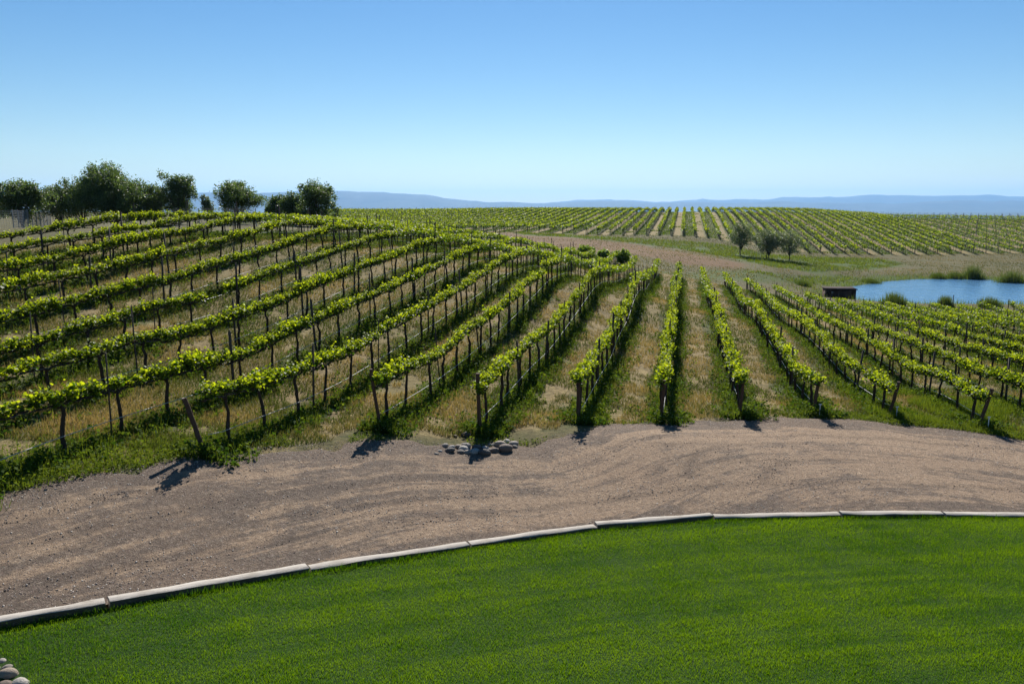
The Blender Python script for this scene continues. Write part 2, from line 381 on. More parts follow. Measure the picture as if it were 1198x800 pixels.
def turfmat():
    s = NT('lawn_soil'); P = s.pos(); f = s.noise(P, 20, 5, .7)
    s.pbr(s.ramp(f, [(.3, (.012, .03, .005)), (.7, (.035, .075, .012))]), .95, .1, s.bump(f, .6, .05)); return s.m
M_turf = turfmat()
def stonemat(name, a, b):
    s = NT(name); n1 = s.noise(s.obj(), 5, 6, .7); n2 = s.noise(s.obj(), 40, 3, .7)
    s.pbr(s.mix(s.math('MULTIPLY', n2, .4), s.ramp(n1, [(.3, a), (.7, b)]), tuple(x*.6 for x in a)), .75, .3, s.bump(n1, .8, .03)); return s.m
M_stone = {'grey': stonemat('grey_stone', (.19, .165, .14), (.34, .30, .255)), 'pale grey': stonemat('pale_stone', (.30, .27, .235), (.48, .44, .38)),
           'tan': stonemat('tan_stone', (.24, .19, .14), (.38, .31, .235)), 'reddish brown': stonemat('reddish_stone', (.13, .095, .075), (.22, .165, .13)),
           'dark grey': stonemat('dark_stone', (.07, .062, .055), (.14, .125, .11))}
def watermat():
    s = NT('pond_water'); P = s.pos(); mp = s.n('ShaderNodeMapping'); mp.inputs['Scale'].default_value = (.8, .45, 1); mp.inputs['Rotation'].default_value = (0, 0, .1); s.l(P, mp.inputs[0])
    n1 = s.noise(mp.outputs[0], 1.1, 5, .7, .4); n2 = s.noise(mp.outputs[0], .35, 2)
    h = s.math('ADD', n1, s.math('MULTIPLY', n2, .3))
    s.pbr((.08, .20, .36), .12, .5, s.bump(h, 1.0, .13)); s.b.inputs['IOR'].default_value = 1.33; return s.m
M_water = watermat()
def hillmat():
    s = NT('mountain_scrub'); P = s.pos(); n = s.noise(P, .0012, 7, .65); m = s.noise(P, .004, 5, .6)
    s.pbr(s.mix(m, s.ramp(n, [(.38, (.012, .022, .02)), (.62, (.09, .085, .06))]), (.03, .04, .03)), .95, .1); return s.m
M_hill = hillmat()

# ------------------------------------------------------------------ ground
def poly_px(l): return [hit(*q)[:2] for q in l]
VE = [(-.5, 574), (60, 560), (120, 548), (190, 538), (240, 532), (300, 525), (380, 516), (440, 512), (500, 516), (560, 523), (610, 519), (680, 505), (730, 496), (775, 493), (860, 488), (950, 487), (1040, 494), (1100, 500), (1150, 506), (1198, 514)]
VEW = [hit(*q) for q in VE]                               # vineyard edge of the road
def ext(l, n0, n1):                                       # carry a curve on past both ends of the frame
    a = np.array([p[:2] for p in l]); d0 = a[0]-a[2]; d0 /= np.linalg.norm(d0); d1 = a[-1]-a[-3]; d1 /= np.linalg.norm(d1)
    return np.r_[[a[0]+d0*n0, a[0]+d0*n0*.5], a, [a[-1]+d1*n1*.5, a[-1]+d1*n1]]
EDGE = ext(VEW, 14, 26)
TIM_PX = [(0, 719), (123, 698), (240, 679), (360, 659.5), (450, 646), (547, 632), (620, 622), (695, 611.5), (760, 606), (832, 600), (905, 597.8), (980, 597), (1045, 596.6), (1100, 597), (1198, 598.5)]
LZ = lambda px: float(np.interp(px, [p[0] for p in LAWN_PTS], [p[2] for p in LAWN_PTS]))
TIMW = [atz(px, py, LZ(px)+.13) for px, py in TIM_PX]      # far top edge of the timbers
TIM = ext(TIMW, 9, 22)
def resample(c, n):
    c = np.asarray(c); s = np.r_[0, np.cumsum(np.hypot(*np.diff(c[:, :2], axis=0).T))]; t = np.linspace(0, s[-1], n)
    return np.c_[[np.interp(t, s, c[:, k]) for k in range(c.shape[1])]].T, t
def smooth(c, k=9):
    p = np.pad(c, ((k//2, k//2), (0, 0)), mode='edge'); w = np.ones(k)/k
    r = np.c_[[np.convolve(p[:, i], w, 'valid') for i in range(c.shape[1])]].T; r[0] = c[0]; r[-1] = c[-1]; return r

def fore_end(u):                                          # v where a near-block row starts
    us = [U(i) for i in (-12, -5, -4, -3, -2, -1, 0, 1, 2, 3, 4, 5, 8, 28)]
    vs = [2, 8.5, 13.1, 16.8, 17.9, 19.9, 20.8, 22.5, 23.4, 23.8, 23.1, 22.6, 21, 17]
    return np.interp(u, us, vs)
def fore_stop(u): return np.interp(u, [-30, -10, 5.8, 8, 11.6, 20, 27, 60], [81, 81, 80, 75, 70, 74, 76, 74])
HF = [uv(*atd(px, py, d)[:2]) for px, py, d in [(300,270,155),(500,272,150),(600,272,142),(700,275,140),(800,276,140),(860,283,138),(900,291,136),(960,297,135),(1040,298,138),(1120,298,140),(1198,297,140),(1400,297,140)]]
def hill_front(u): return np.interp(u, [p[0] for p in HF], [p[1] for p in HF])+1.0
GREEN = poly_px([(600,272),(700,277),(780,281),(850,287),(905,298),(960,301),(1045,303),(1062,309),(1010,316),(950,318.5),(905,313),(860,303),(790,291),(700,280),(615,275)])
GREEN2 = poly_px([(740,314),(830,318),(880,318),(1000,324),(985,331),(930,333),(870,330),(740,322)])
BARE = poly_px([(590,271),(640,276),(740,286),(840,302),(870,309),(840,314),(790,309),(740,298),(650,292),(600,286)])
SHORE = 4.0
me_g = MB()
X, Y = MX.ravel(), MY.ravel(); ny, nx = MX.shape
Zg = GZ.copy().ravel()
ii = (np.arange(ny-1)[:, None]*nx+np.arange(nx-1)[None]).ravel()
me_g.add(np.c_[X, Y, Zg], np.c_[ii, ii+1, ii+nx+1, ii+nx])
mg = me_g.mesh('ground', M_ground, True)
u_, v_ = uv(X, Y)
near_v = (v_ > fore_end(u_)-.6) & (v_ < fore_stop(u_)+1) & (u_ < 60) & (u_ > U(-13)+.8)
far_v = (v_ > hill_front(u_)-1) & (v_ < 262) & (u_ > -100) & (u_ < 125)
def setattr_(me, name, a):
    at = me.attributes.new(name, 'FLOAT', 'POINT'); at.data.foreach_set('value', np.asarray(a, np.float32))
setattr_(mg, 'vine', (near_v | far_v).astype(float)); setattr_(mg, 'far', far_v.astype(float))
sdp = polydist(X, Y, POND)
inm = (Y < 300) & (Y > 0) & (abs(X) < 200)
def soft(poly, w):
    a = np.zeros(len(X)); a[inm] = 1-sstep(-w, w, polydist(X[inm], Y[inm], poly)+(vnoise(X[inm], Y[inm], 4, 5)-.5)*3); return a
grn = np.maximum.reduce([soft(GREEN, 1.2), soft(GREEN2, 1)*.8, (1-sstep(.5, SHORE, sdp+(vnoise(X, Y, 3, 8)-.5)*3))])
right_g = (u_ > U(3.4)) & (v_ < 30) & (v_ > 14)            # lush grass by the right-hand end posts
grn = np.maximum(grn, 0)
setattr_(mg, 'plain', sstep(240, 330, Y)); setattr_(mg, 'green', grn); setattr_(mg, 'bare', soft(BARE, 1.5))
tag(link('ground', mg), kind='structure')

# ------------------------------------------------------------------ dirt road and lawn as sheets
NS, NA = 640, 84
Ea, _s = resample(EDGE, NS); Ta, _t = resample(TIM, NS)
Ea = smooth(Ea, 35); Ta = smooth(Ta, 9)
# match both curves by azimuth-like ordering
wig = (vnoise(_s, _s*0, .8, 11)-.5)*.7+(vnoise(_s, _s*0, .25, 12)-.5)*.3
t = np.linspace(0, 1, NA)
Pr = Ea[:, None]*(1-t)[None, :, None]+(Ta)[:, None]*t[None, :, None]
dirv = Ea-Ta; wid = np.linalg.norm(dirv, axis=1); dirv /= wid[:, None]
Pr += dirv[:, None]*(wig[:, None]*(1-t[None])**3)[..., None]
RX, RY = Pr[..., 0], Pr[..., 1]
ss = _s[:, None]+0*RX; tt = t[None]*wid[:, None]
rut = (vnoise(tt*1.0+(vnoise(ss, ss*0, 6, 3))*.5, ss*.06, .7, 21)-.5)*.022
ACX, ACY, _z = atz(1010, 562, 0)
arc = np.zeros(RX.shape)
for rr_, cx_, cy_ in ((2.1, ACX+.4, ACY-.5), (3.5, ACX+.6, ACY-.4)):
    dd_ = np.hypot((RX-cx_)*.8, (RY-cy_)*1.25)-rr_; ang_ = np.arctan2(RY-cy_, RX-cx_)
    arc = np.maximum(arc, np.exp(-(dd_/.13)**2)*sstep(1.2, 1.9, ang_)*(1-sstep(3.4, 4.2, np.mod(ang_, 6.283))))
for off_, w_ in ((.30, .10), (.47, .12), (.62, .09), (.78, .11)):
    ln_ = off_+(vnoise(_s, _s*0, 9, int(off_*100))[:, None]-.5)*.10; dd_ = (t[None]-ln_)*wid[:, None]
    arc = np.maximum(arc, np.exp(-(dd_/w_)**2)*.75*sstep(.35, .6, vnoise(_s, _s*0, 5, int(off_*100)+3))[:, None])
RZ = -.012*arc+T(RX, RY)+.03+rut*np.minimum(1, 4*t*(1-t)*2)[None]-.06*np.clip(1-t[None]*25, 0, 1)
rb = MB(); idx = (np.arange(NS-1)[:, None]*NA+np.arange(NA-1)[None]).ravel()
edgemask = np.clip(1-t[None]*3.6, 0, 1)*.8+np.clip((t[None]-.84)*6, 0, 1)*.55+.22+0*RX
edgemask += np.clip(1-abs(RX+6)/8, 0, 1)*.28
rb.add(np.c_[RX.ravel(), RY.ravel(), RZ.ravel()], np.c_[idx, idx+NA, idx+NA+1, idx+1], edgemask.ravel())
mr = rb.mesh('dirt_road', M_road, True)
_a = mr.attributes.new('rut', 'FLOAT', 'POINT'); _a.data.foreach_set('value', (arc*(.5+.8*vnoise(RX, RY, .5, 17))).ravel().astype(np.float32))
uvl = mr.uv_layers.new(name='UVMap'); li = np.empty(len(mr.loops), np.int32); mr.loops.foreach_get('vertex_index', li)
uvl.data.foreach_set('uv', np.c_[ss.ravel(), tt.ravel()][li].ravel().astype(np.float32))
tag(link('dirt_road', mr), kind='structure')

NB = 40
inward = -dirv                                            # towards the lawn
inner = Ta+inward*.185
Bk = np.c_[Ta[:, 0]*.9, np.full(NS, -6.0)]
tb = np.linspace(0, 1, NB)**1.3
LP = inner[:, None]*(1-tb)[None, :, None]+Bk[:, None]*tb[None, :, None]
LX, LY = LP[..., 0], LP[..., 1]
def lawn_up(x): return .03+.055*sstep(-8, -3, x)
LZz = T(LX, LY)+lawn_up(LX)
lb = MB(); idx = (np.arange(NS-1)[:, None]*NB+np.arange(NB-1)[None]).ravel()
lb.add(np.c_[LX.ravel(), LY.ravel(), LZz.ravel()], np.c_[idx, idx+NB, idx+NB+1, idx+1])
tag(link('lawn', lb.mesh('lawn', M_turf, True)), kind='structure')
lawn_poly = [tuple(p) for p in inner[::9]]+[tuple(p) for p in Bk[::-9]]
road_poly = [tuple(p) for p in Ea[::8]]+[tuple(p) for p in Ta[::-8]]
_z2 = Zg-.10*((polydist(X, Y, road_poly) < -.45) | (polydist(X, Y, lawn_poly) < -.45))*(Y > -6)*(Y < 40)
mg.vertices.foreach_set('co', np.c_[X, Y, _z2].ravel().astype(np.float32)); mg.update()
# corner bed with stones at lower left
CORNER = [atz(px, py, .64)[:2] for px, py in [(-300, 700), (-20, 768), (12, 778), (30, 795), (60, 860), (-300, 1000)]]

n = 1100000
gx = rng.uniform(-11, 12, n); gy = rng.uniform(7.2, 15.2, n)
px, py, dep = project(gx, gy, T(gx, gy))
keep = inpoly(gx, gy, lawn_poly) & (px > -160) & (px < 1360) & (py < 900) & ~inpoly(gx, gy, [tuple(p) for p in CORNER])
gx, gy = gx[keep], gy[keep]
hgt = rng.uniform(.025, .055, len(gx))*(.75+.5*vnoise(gx, gy, .35, 31))
_cx, _cy = 9.0, -14.0
_r = np.hypot(gx-_cx, gy-_cy); _t = np.arctan2(gy-_cy, gx-_cx)*_r
streak = vnoise(_r, _t*.09, .16, 36)*.75+vnoise(_r, _t*.06, .42, 37)*.35
hgt *= .62+.35*streak
tint = np.clip(-.12+.22*vnoise(gx, gy, 1.6, 32)+.35*(vnoise(gx, gy, .35, 33)-.3)+.85*streak+rng.normal(0, .30, len(gx)), 0, 1)
g = MB(); blades(g, gx, gy, T(gx, gy)+lawn_up(gx), hgt, rng.uniform(.005, .010, len(gx)), tint, .8)
nn = len(Ta); k = rng.integers(40, nn-40, 9000)           # longer unmown grass against the timbers
ex = inner[k, 0]+inward[k, 0]*rng.random(9000)*.10+rng.normal(0, .02, 9000); ey = inner[k, 1]+inward[k, 1]*rng.random(9000)*.10
blades(g, ex, ey, T(ex, ey)+lawn_up(ex), rng.uniform(.04, .10, 9000)*(.4+vnoise(ex, ey, .6, 35)), rng.uniform(.006, .01, 9000), rng.random(9000)*.4, .6)
tag(link('lawn_grass', g.mesh('lawn_grass', M_grass)), 'short green mown grass of the lawn inside the timber edging', 'grass', kind='stuff')

# ------------------------------------------------------------------ timbers
JX = [-190, -60, 123, 360, 547, 695, 832, 980, 1100, 1215, 1330]
tord = ['', 'leftmost weathered border timber, cut off by the left edge', 'second weathered border timber from the left', 'third border timber from the left, cracked and pale',
        'fourth border timber from the left, smooth and bleached white', 'short white border timber left of the gap in the edging', 'rough mottled border timber right of the gap',
        'border timber at the top of the curve, right of the mottled one', 'thin pale border timber third from the right edge', 'thin pale border timber second from the right edge', '']
Tsm = smooth(resample(TIM, 1200)[0], 9); pxs = project(Tsm[:, 0], Tsm[:, 1], T(Tsm[:, 0], Tsm[:, 1])+.13)[0]
def tim_at(px): j = int(np.argmin(abs(pxs-px)+(np.arange(1200) < 5)*1e3)); return Tsm[j]
tl = ['', 'grey border timber cut off by the left edge of the photo, dark on its lawn side',
 'long grey border timber second from the left end of the edging', 'bleached border timber third from the left end of the edging',
 'white border timber ending at the notch in the edging', 'mottled grey border timber just right of the notch in the edging',
 'pale border timber right of the mottled one, where the edging curves', 'thin pale border timber in the middle of the straight right stretch', 'thin grey border timber at the right edge of the photo', '']
JX = [-150, -40, 123, 360, 547, 695, 832, 980, 1100, 1230]
tl = ['weathered border timber running out of the photo at the far left', 'grey border timber at the left edge of the photo, thick dark side to lawn', 'second border timber from the left, grey with a split end', 'third border timber from the left, pale and smooth', 'white border timber whose right end meets the notch in the edging',
      'mottled rough border timber just right of the notch', 'pale border timber on the curve, right of the mottled one', 'thin pale border timber before the last one on the right', 'thin grey border timber reaching the right edge of the photo']
for a in range(len(JX)-1):
    p0, p1 = tim_at(JX[a]), tim_at(JX[a+1])
    d = p1-p0; L = math.hypot(*d); d /= L; nrm = np.array([d[1], -d[0]])     # towards the camera
    gap = .045; hoff = float(np.random.default_rng(80+a).normal(0, .008))
    if JX[a] == 695: p0 = p0-nrm*.07
    c = (p0+p1)/2; zc = float(T(*c)); za, zb = float(T(*p0)), float(T(*p1))
    N = 60; xs = np.linspace(-L/2+gap/2, L/2-gap/2, N); prof = [(-.005, -.16), (-.005, .118), (.004, .130), (.08, .1325), (.150, .131), (.162, .120), (.165, -.16)]
    r2 = np.random.default_rng(40+a); bow = r2.normal(0, .02); V = []
    for q, x_ in enumerate(xs):
        for (w_, h_) in prof:
            jw = (float(vnoise(x_+a*9, w_*9, .5, 5))-.5)*.018; jh = (float(vnoise(x_+a*5, w_*20, .35, 6))-.5)*.02*(h_ > 0)
            V.append((x_, -(w_+jw)*1.0+bow*(1-(2*x_/L)**2), h_+jh+(zb-za)*x_/L))
    V = np.array(V); k = len(prof); Fc = [(i*k+j, i*k+(j+1) % k, (i+1)*k+(j+1) % k, (i+1)*k+j) for i in range(N-1) for j in range(k)]
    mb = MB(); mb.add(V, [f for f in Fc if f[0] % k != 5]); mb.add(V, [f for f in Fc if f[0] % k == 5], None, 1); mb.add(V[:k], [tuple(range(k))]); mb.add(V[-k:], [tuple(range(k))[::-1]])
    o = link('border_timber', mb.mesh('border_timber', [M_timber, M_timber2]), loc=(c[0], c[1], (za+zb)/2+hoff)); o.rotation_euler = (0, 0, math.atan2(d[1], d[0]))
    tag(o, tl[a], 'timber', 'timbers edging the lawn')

# ------------------------------------------------------------------ vines
def vine_protos(nvar, nshoot, nleaf, lsize, lod):
    out = []
    for k in range(nvar):
        r = np.random.default_rng(100+k); tk = MB()
        w = r.normal(0, .012, (7, 2)); w[0] = 0; w[-1] = 0; zz = np.linspace(-.05, 1, 7)
        tube(tk, np.c_[w[:, 0]+np.linspace(r.normal(0, .04), 0, 7), w[:, 1]+np.linspace(r.normal(0, .03), 0, 7), zz], np.linspace(.038, .027, 7)*(1+.4*r.random(7)), 6)
        cd = MB()
        for sgn in (-1, 1):
            xs = np.linspace(0, .76, 8)*sgn; sag = r.normal(0, .012, 8); sag[0] = -.05
            tube(cd, np.c_[xs, r.normal(0, .012, 8), sag], np.linspace(.028, .014, 8), 5)
        fl = MB(); C = []; tints = []; S = []
        xsn = np.linspace(-.74, .74, nshoot)+r.normal(0, .025, nshoot)
        amp = .62+.7*vnoise(xsn+k*7, xsn*0, .3, k)
        for x0, am in zip(xsn, amp):
            if r.random() < .07: continue
            tip = np.array([x0+r.normal(0, .07), r.normal(0, .09), am*r.uniform(.20, .36)]); mid = np.array([x0, r.normal(0, .05), .12])
            tube(cd, [(x0, 0, 0), mid*.5, tuple(mid)], [.013, .010, .006], 4)
            for _ in range(nleaf):
                t_ = r.random()**.8; p = (1-t_)*mid+t_*tip+r.normal(0, .055, 3)*(1, 1.1, .8)
                if r.random() < .10: p[2] -= .14
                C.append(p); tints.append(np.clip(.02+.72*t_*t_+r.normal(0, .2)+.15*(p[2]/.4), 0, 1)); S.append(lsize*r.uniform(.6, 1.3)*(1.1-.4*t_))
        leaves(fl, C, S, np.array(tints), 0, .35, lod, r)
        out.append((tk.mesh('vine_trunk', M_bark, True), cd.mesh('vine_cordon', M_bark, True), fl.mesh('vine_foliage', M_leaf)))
    return out
PROT = vine_protos(11, 17, 40, .072, 0)
words = ['first', 'second', 'third', 'fourth', 'fifth', 'sixth', 'seventh', 'eighth', 'ninth', 'tenth', 'eleventh', 'twelfth', 'thirteenth', 'fourteenth', 'fifteenth', 'sixteenth', 'seventeenth', 'eighteenth', 'nineteenth', 'twentieth', 'twenty-first', 'twenty-second', 'twenty-third', 'twenty-fourth', 'twenty-fifth', 'twenty-sixth', 'twenty-seventh', 'twenty-eighth', 'twenty-ninth', 'thirtieth', 'thirty-first', 'thirty-second', 'thirty-third', 'thirty-fourth', 'thirty-fifth', 'thirty-sixth', 'thirty-seventh', 'thirty-eighth', 'thirty-ninth', 'fortieth']+['far']*60
def rowphrase(i):
    k = i+2
    if k == 0: return 'in the row ending at the stone pile'
    return 'in the %s row %s of the stone pile' % (words[abs(k)-1], 'left' if k < 0 else 'right')
def start(i): return 'from the track' if -4 <= i <= 4 else ('from the left edge' if i < 0 else 'from the right edge')
vines = []; posts = []
for i in range(-12, 28):
    u0 = U(i); va, vb = float(fore_end(u0)), float(fore_stop(u0))
    nv = int((vb-va-.5)/1.5)
    r = np.random.default_rng(500+i)
    for k in range(nv):
        v = va+(.45 if i != -4 else .85)+k*1.5+r.normal(0, .05)
        x, y = xy(u0+r.normal(0, .03), v)
        if r.random() > .985: continue
        vines.append([i, k, x, y, v])
    for k in range(int((vb-va)/4.5)+1):
        v = va+4.5*k+(.12 if k else 0)+r.normal(0, .1)
        if k == 0 and -4 <= i <= 4: continue
        x, y = xy(u0+.02, v); posts.append([i, k, x, y, v])
def vis(L, h):
    A = np.array([[q[2], q[3]] for q in L]); z = T(A[:, 0], A[:, 1]); px, py, dep = project(A[:, 0], A[:, 1], z+h)
    return px, py, dep, z
def occl(x, y, z):                                        # clear line of sight over the ground
    for t_ in np.linspace(.4, .97, 14):
        if H+(z-H)*t_ < float(T(x*t_, y*t_)): return True
    return False
def split(L, h, num, mw):
    px, py, dep, z = vis(L, h); ok = [(dep[j], j) for j in range(len(L)) if -mw/dep[j]*F < px[j] < 1198+mw/dep[j]*F and not occl(L[j][2], L[j][3], z[j]+h)]
    ok.sort(); ind = set(j for _, j in ok[:num]); return ind, px, z
indv, vpx, vz = split(vines, 1.1, 300, .5)
count = {}
def nxt(i): count[i] = count.get(i, 0)+1; return words[count[i]-1]
rowang = math.atan2(xy(0, 1)[1], xy(0, 1)[0])
def slope(x, y):
    a = T(x+SA*.8, y+CA*.8); b = T(x-SA*.8, y-CA*.8); return math.atan2(float(a-b), 1.6)
for j in sorted(indv, key=lambda j: (vines[j][0], vines[j][4])):
    i, k, x, y, v = vines[j]; r = random.Random(j); hc = HC(i)-.2
    tk, cd, fl = PROT[r.randrange(len(PROT))]; s = slope(x, y)
    e = empty('grapevine', (x, y, float(vz[j])), rowang+(math.pi if r.random() < .5 else 0))
    sg = -s if abs(e.rotation_euler[2]-rowang) < 1 else s
    a = link('trunk', tk, e); a.scale = (1, 1, hc); a.rotation_euler = (r.gauss(0, .03), r.gauss(0, .03), 0)
    for nm, me in (('cordon', cd), ('foliage', fl)):
        o = link(nm, me, e); o.location = (0, 0, hc); o.rotation_euler = (0, sg, 0)
        if nm == 'foliage': q = r.uniform(.72, 1.15); o.scale = (1, q, q)
    lab = 'grapevine, %s %s, %s' % (nxt(i), start(i), rowphrase(i))
    tag(e, lab, 'grapevine', 'grapevines trained in rows in the near vineyard block')

def stake_mesh(h, r_=.017):
    mb = MB(); tube(mb, [(0, 0, -.1), (0, 0, h*.5), (0, 0, h)], r_, 5); box(mb, -.004, .004, -r_*2, r_*2, .1, h-.05); return mb.mesh('trellis_post', M_steel)
STK = [stake_mesh(h) for h in (1.55, 1.7, 1.85)]
indp, ppx, pz = split(posts, 1.2, 300, .1); count = {}
for j in sorted(indp, key=lambda j: (posts[j][0], posts[j][4])):
    i, k, x, y, v = posts[j]; r = random.Random(j+9); hs = 1.0 if i <= 0 else .86
    o = link('trellis_post', STK[r.randrange(3)], loc=(x, y, float(pz[j]))); o.rotation_euler = (r.gauss(0, .035), r.gauss(0, .035), r.random()*3); o.scale = (1, 1, hs)
    tag(o, 'trellis stake, %s %s, %s' % (nxt(i), start(i), rowphrase(i)), 'trellis post', 'thin stakes standing along the vine rows')

# the rest of the vines and stakes: too many to count
rest = MB(); rp = MB()
def rest_vines(A, hcv, nl, ls, wl, tr_r, far=False):
    A = np.asarray(A); n = len(A); z = T(A[:, 0], A[:, 1])
    C = np.repeat(np.c_[A[:, 0], A[:, 1], z], nl, 0); m = n*nl
    lv = rng.uniform(-.78, .78, m); lu = rng.normal(0, .12 if not far else .13, m); hh = np.repeat(np.broadcast_to(hcv, (n,)), nl)
    hz = rng.uniform(-.2, .22, m) if not far else rng.uniform(-.35, .28, m)
    hz = hz*np.repeat(rng.uniform(.75, 1.15, n), nl)
    C[:, 0] += lu*CA+lv*SA; C[:, 1] += -lu*SA+lv*CA; C[:, 2] = T(C[:, 0], C[:, 1])+hh+hz
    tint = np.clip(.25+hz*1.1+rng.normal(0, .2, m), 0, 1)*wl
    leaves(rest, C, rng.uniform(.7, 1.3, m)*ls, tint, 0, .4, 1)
    B = np.c_[A[:, 0], A[:, 1], z]; hh = np.broadcast_to(hcv, (n,))-.12
    w = tr_r
    th = np.arange(3)*2.094
    V = np.concatenate([B[:, None]+np.c_[np.cos(th)*w, np.sin(th)*w, th*0-.05][None], B[:, None]+np.c_[np.cos(th)*w, np.sin(th)*w, th*0][None]+np.stack([hh*0, hh*0, hh], 1)[:, None]], 1).reshape(-1, 3)
    o = np.arange(n)[:, None]*6
    rest.add(V, np.concatenate([o+[0, 1, 4, 3], o+[1, 2, 5, 4], o+[2, 0, 3, 5]]), 0, 1)
    if not far:
        a = np.array([-SA, -CA, 0])*.78; b = -a; hz_ = hh-.05
        P0 = B+a; P0[:, 2] = T(P0[:, 0], P0[:, 1])+hz_; P1 = B+b; P1[:, 2] = T(P1[:, 0], P1[:, 1])+hz_
        V = np.stack([P0, P0+[0, 0, .04], P1+[0, 0, .04], P1], 1).reshape(-1, 3); rest.add(V, np.arange(n)[:, None]*4+[0, 1, 2, 3], 0, 1)
oth = [j for j in range(len(vines)) if j not in indv and (-120 < vpx[j] < 1330)]
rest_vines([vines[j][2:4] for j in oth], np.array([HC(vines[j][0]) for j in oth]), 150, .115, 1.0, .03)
def stakes(A, h, w):
    A = np.asarray(A); n = len(A); z = T(A[:, 0], A[:, 1]); B = np.c_[A[:, 0], A[:, 1], z]; th = np.arange(3)*2.094
    lean = np.c_[rng.normal(0, .04, n), rng.normal(0, .04, n), np.full(n, h)]
    V = np.concatenate([B[:, None]+np.c_[np.cos(th)*w, np.sin(th)*w, th*0-.05][None], B[:, None]+np.c_[np.cos(th)*w, np.sin(th)*w, th*0][None]+lean[:, None]], 1).reshape(-1, 3)
    o = np.arange(n)[:, None]*6
    rp.add(V, np.concatenate([o+[0, 1, 4, 3], o+[1, 2, 5, 4], o+[2, 0, 3, 5]])); rp.add(V, o+[3, 4, 5])
othp = [j for j in range(len(posts)) if j not in indp]
stakes([posts[j][2:4] for j in othp], 1.65, .018)
# far hillside
fa, fb, fp, fe = [], [], [], []
for i in range(-46, 58):
    u0 = U(i); v0 = float(hill_front(u0)); r = np.random.default_rng(900+i+60)
    young = u0 > 54
    if r.random() < .0: continue
    vv = np.arange(v0, 258, 1.5)+r.normal(0, .08, len(np.arange(v0, 258, 1.5)))
    ux = u0+r.normal(0, .05, len(vv)); P = np.c_[xy(ux, vv)]
    (fb if young else fa).append(P[r.random(len(vv)) > (.12 if young else .01)])
    fp.append(P[::4]); fe.append(P[:1])
fa = np.concatenate(fa); fb = np.concatenate(fb)
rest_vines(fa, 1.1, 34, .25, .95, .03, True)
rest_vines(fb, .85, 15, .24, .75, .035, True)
stakes(np.concatenate(fp), 1.7, .035); stakes(np.concatenate(fe), 1.3, .07)
tag(link('grapevines', rest.mesh('grapevines', [M_leaf, M_bark])), 'rows of grapevines receding over the near block and the far hillside', 'grapevines', kind='stuff')
tag(link('trellis_posts', rp.mesh('trellis_posts', M_steel)), 'thin stakes along the distant vine rows', 'trellis posts', kind='stuff')

# drip hoses, one per row
for i in range(-10, 16):
    u0 = U(i); va, vb = float(fore_end(u0))+.1, min(float(fore_stop(u0)), 62)
    vv = np.arange(va, vb, .5); r = np.random.default_rng(i+70)
    x, y = xy(u0+.06+(vnoise(vv, vv*0, 4, i+20)-.5)*.06, vv); z = T(x, y)+.36+(vnoise(vv, vv*0, 1.5, i+50)-.5)*.03; z = smooth(z[:, None], 9)[:, 0]
    mb = MB(); tube(mb, np.c_[x, y, z], .0075, 6); o = link('drip_hose', mb.mesh('drip_hose', M_hose))
    tag(o, 'pale irrigation hose, %s' % rowphrase(i), 'hose', 'irrigation hoses along the vine rows')
    x, y = xy(u0+vv*0, vv); z = T(x, y)+HC(i)-.19
    mb = MB(); tube(mb, np.c_[x, y, z], .003, 3); o = link('trellis_wire', mb.mesh('trellis_wire', M_wire))
    tag(o, 'taut trellis wire, %s' % rowphrase(i), 'wire', 'trellis wires along the vine rows')

# end posts
ENDS = {-4: (1.12, -.30, .10, 'leaning dark wooden end post, leftmost, tipped away from its vine'), -3: (1.45, -.10, 0, 'tall thin end post leaning left, second from the left'),
        -2: (1.5, -.03, 0, 'tall reddish end post standing behind the stone pile'), -1: (1.32, 0, 0, 'thick straight wooden end post, next one right of the stone pile'),
        0: (1.2, .02, 0, 'end post at the foot of the row that runs straight back'), 1: (1.12, .04, 0, 'end post fourth from the right, half hidden under bright leaves'),
        2: (1.1, .05, 0, 'twin dark end post third from the right, beside a white riser'), 3: (1.1, .14, 0, 'end post second from the right, tilting to the right'),
        4: (1.15, .17, 0, 'rightmost end post, tilting right over lush grass')}
for i, (h, tx, ty, lab) in ENDS.items():
    v = float(fore_end(U(i))); x, y = xy(U(i), v); r = np.random.default_rng(i+30); mb = MB()
    w = r.normal(0, .006, (8, 2)); zz = np.linspace(-.15, h, 8); rad = .048 if i != -3 else .04
    tube(mb, np.c_[w, zz], rad*(1+.05*r.normal(size=8)), 9); tube(mb, [(-.02, 0, h*.86), (.0, 0, h*.86+.001), (.02, 0, h*.86)], rad*1.12, 9)
    o = link('end_post', mb.mesh('end_post', M_post, True), loc=(x, y, float(T(x, y)))); o.rotation_euler = (.11 if i > -4 else -.04, tx, 0)
    tag(o, lab, 'end post', 'wooden end posts where the rows meet the track')
for i, lab in ((2, 'short white pipe riser at the foot of the third end post from the right'), (3, 'short white pipe riser at the foot of the second end post from the right'), (4, 'short white pipe riser at the foot of the rightmost end post')):
    v = float(fore_end(U(i)))-.35; x, y = xy(U(i)+.12, v); mb = MB(); tube(mb, [(0, 0, -.05), (0, 0, .2), (0, 0, .38)], .013, 8); tube(mb, [(-.04, 0, .385), (0, 0, .387), (.04, 0, .385)], .015, 8)
    o = link('riser_pipe', mb.mesh('riser_pipe', M_pvc, True), loc=(x, y, float(T(x, y)))); tag(o, lab, 'pipe', 'white pipe risers')

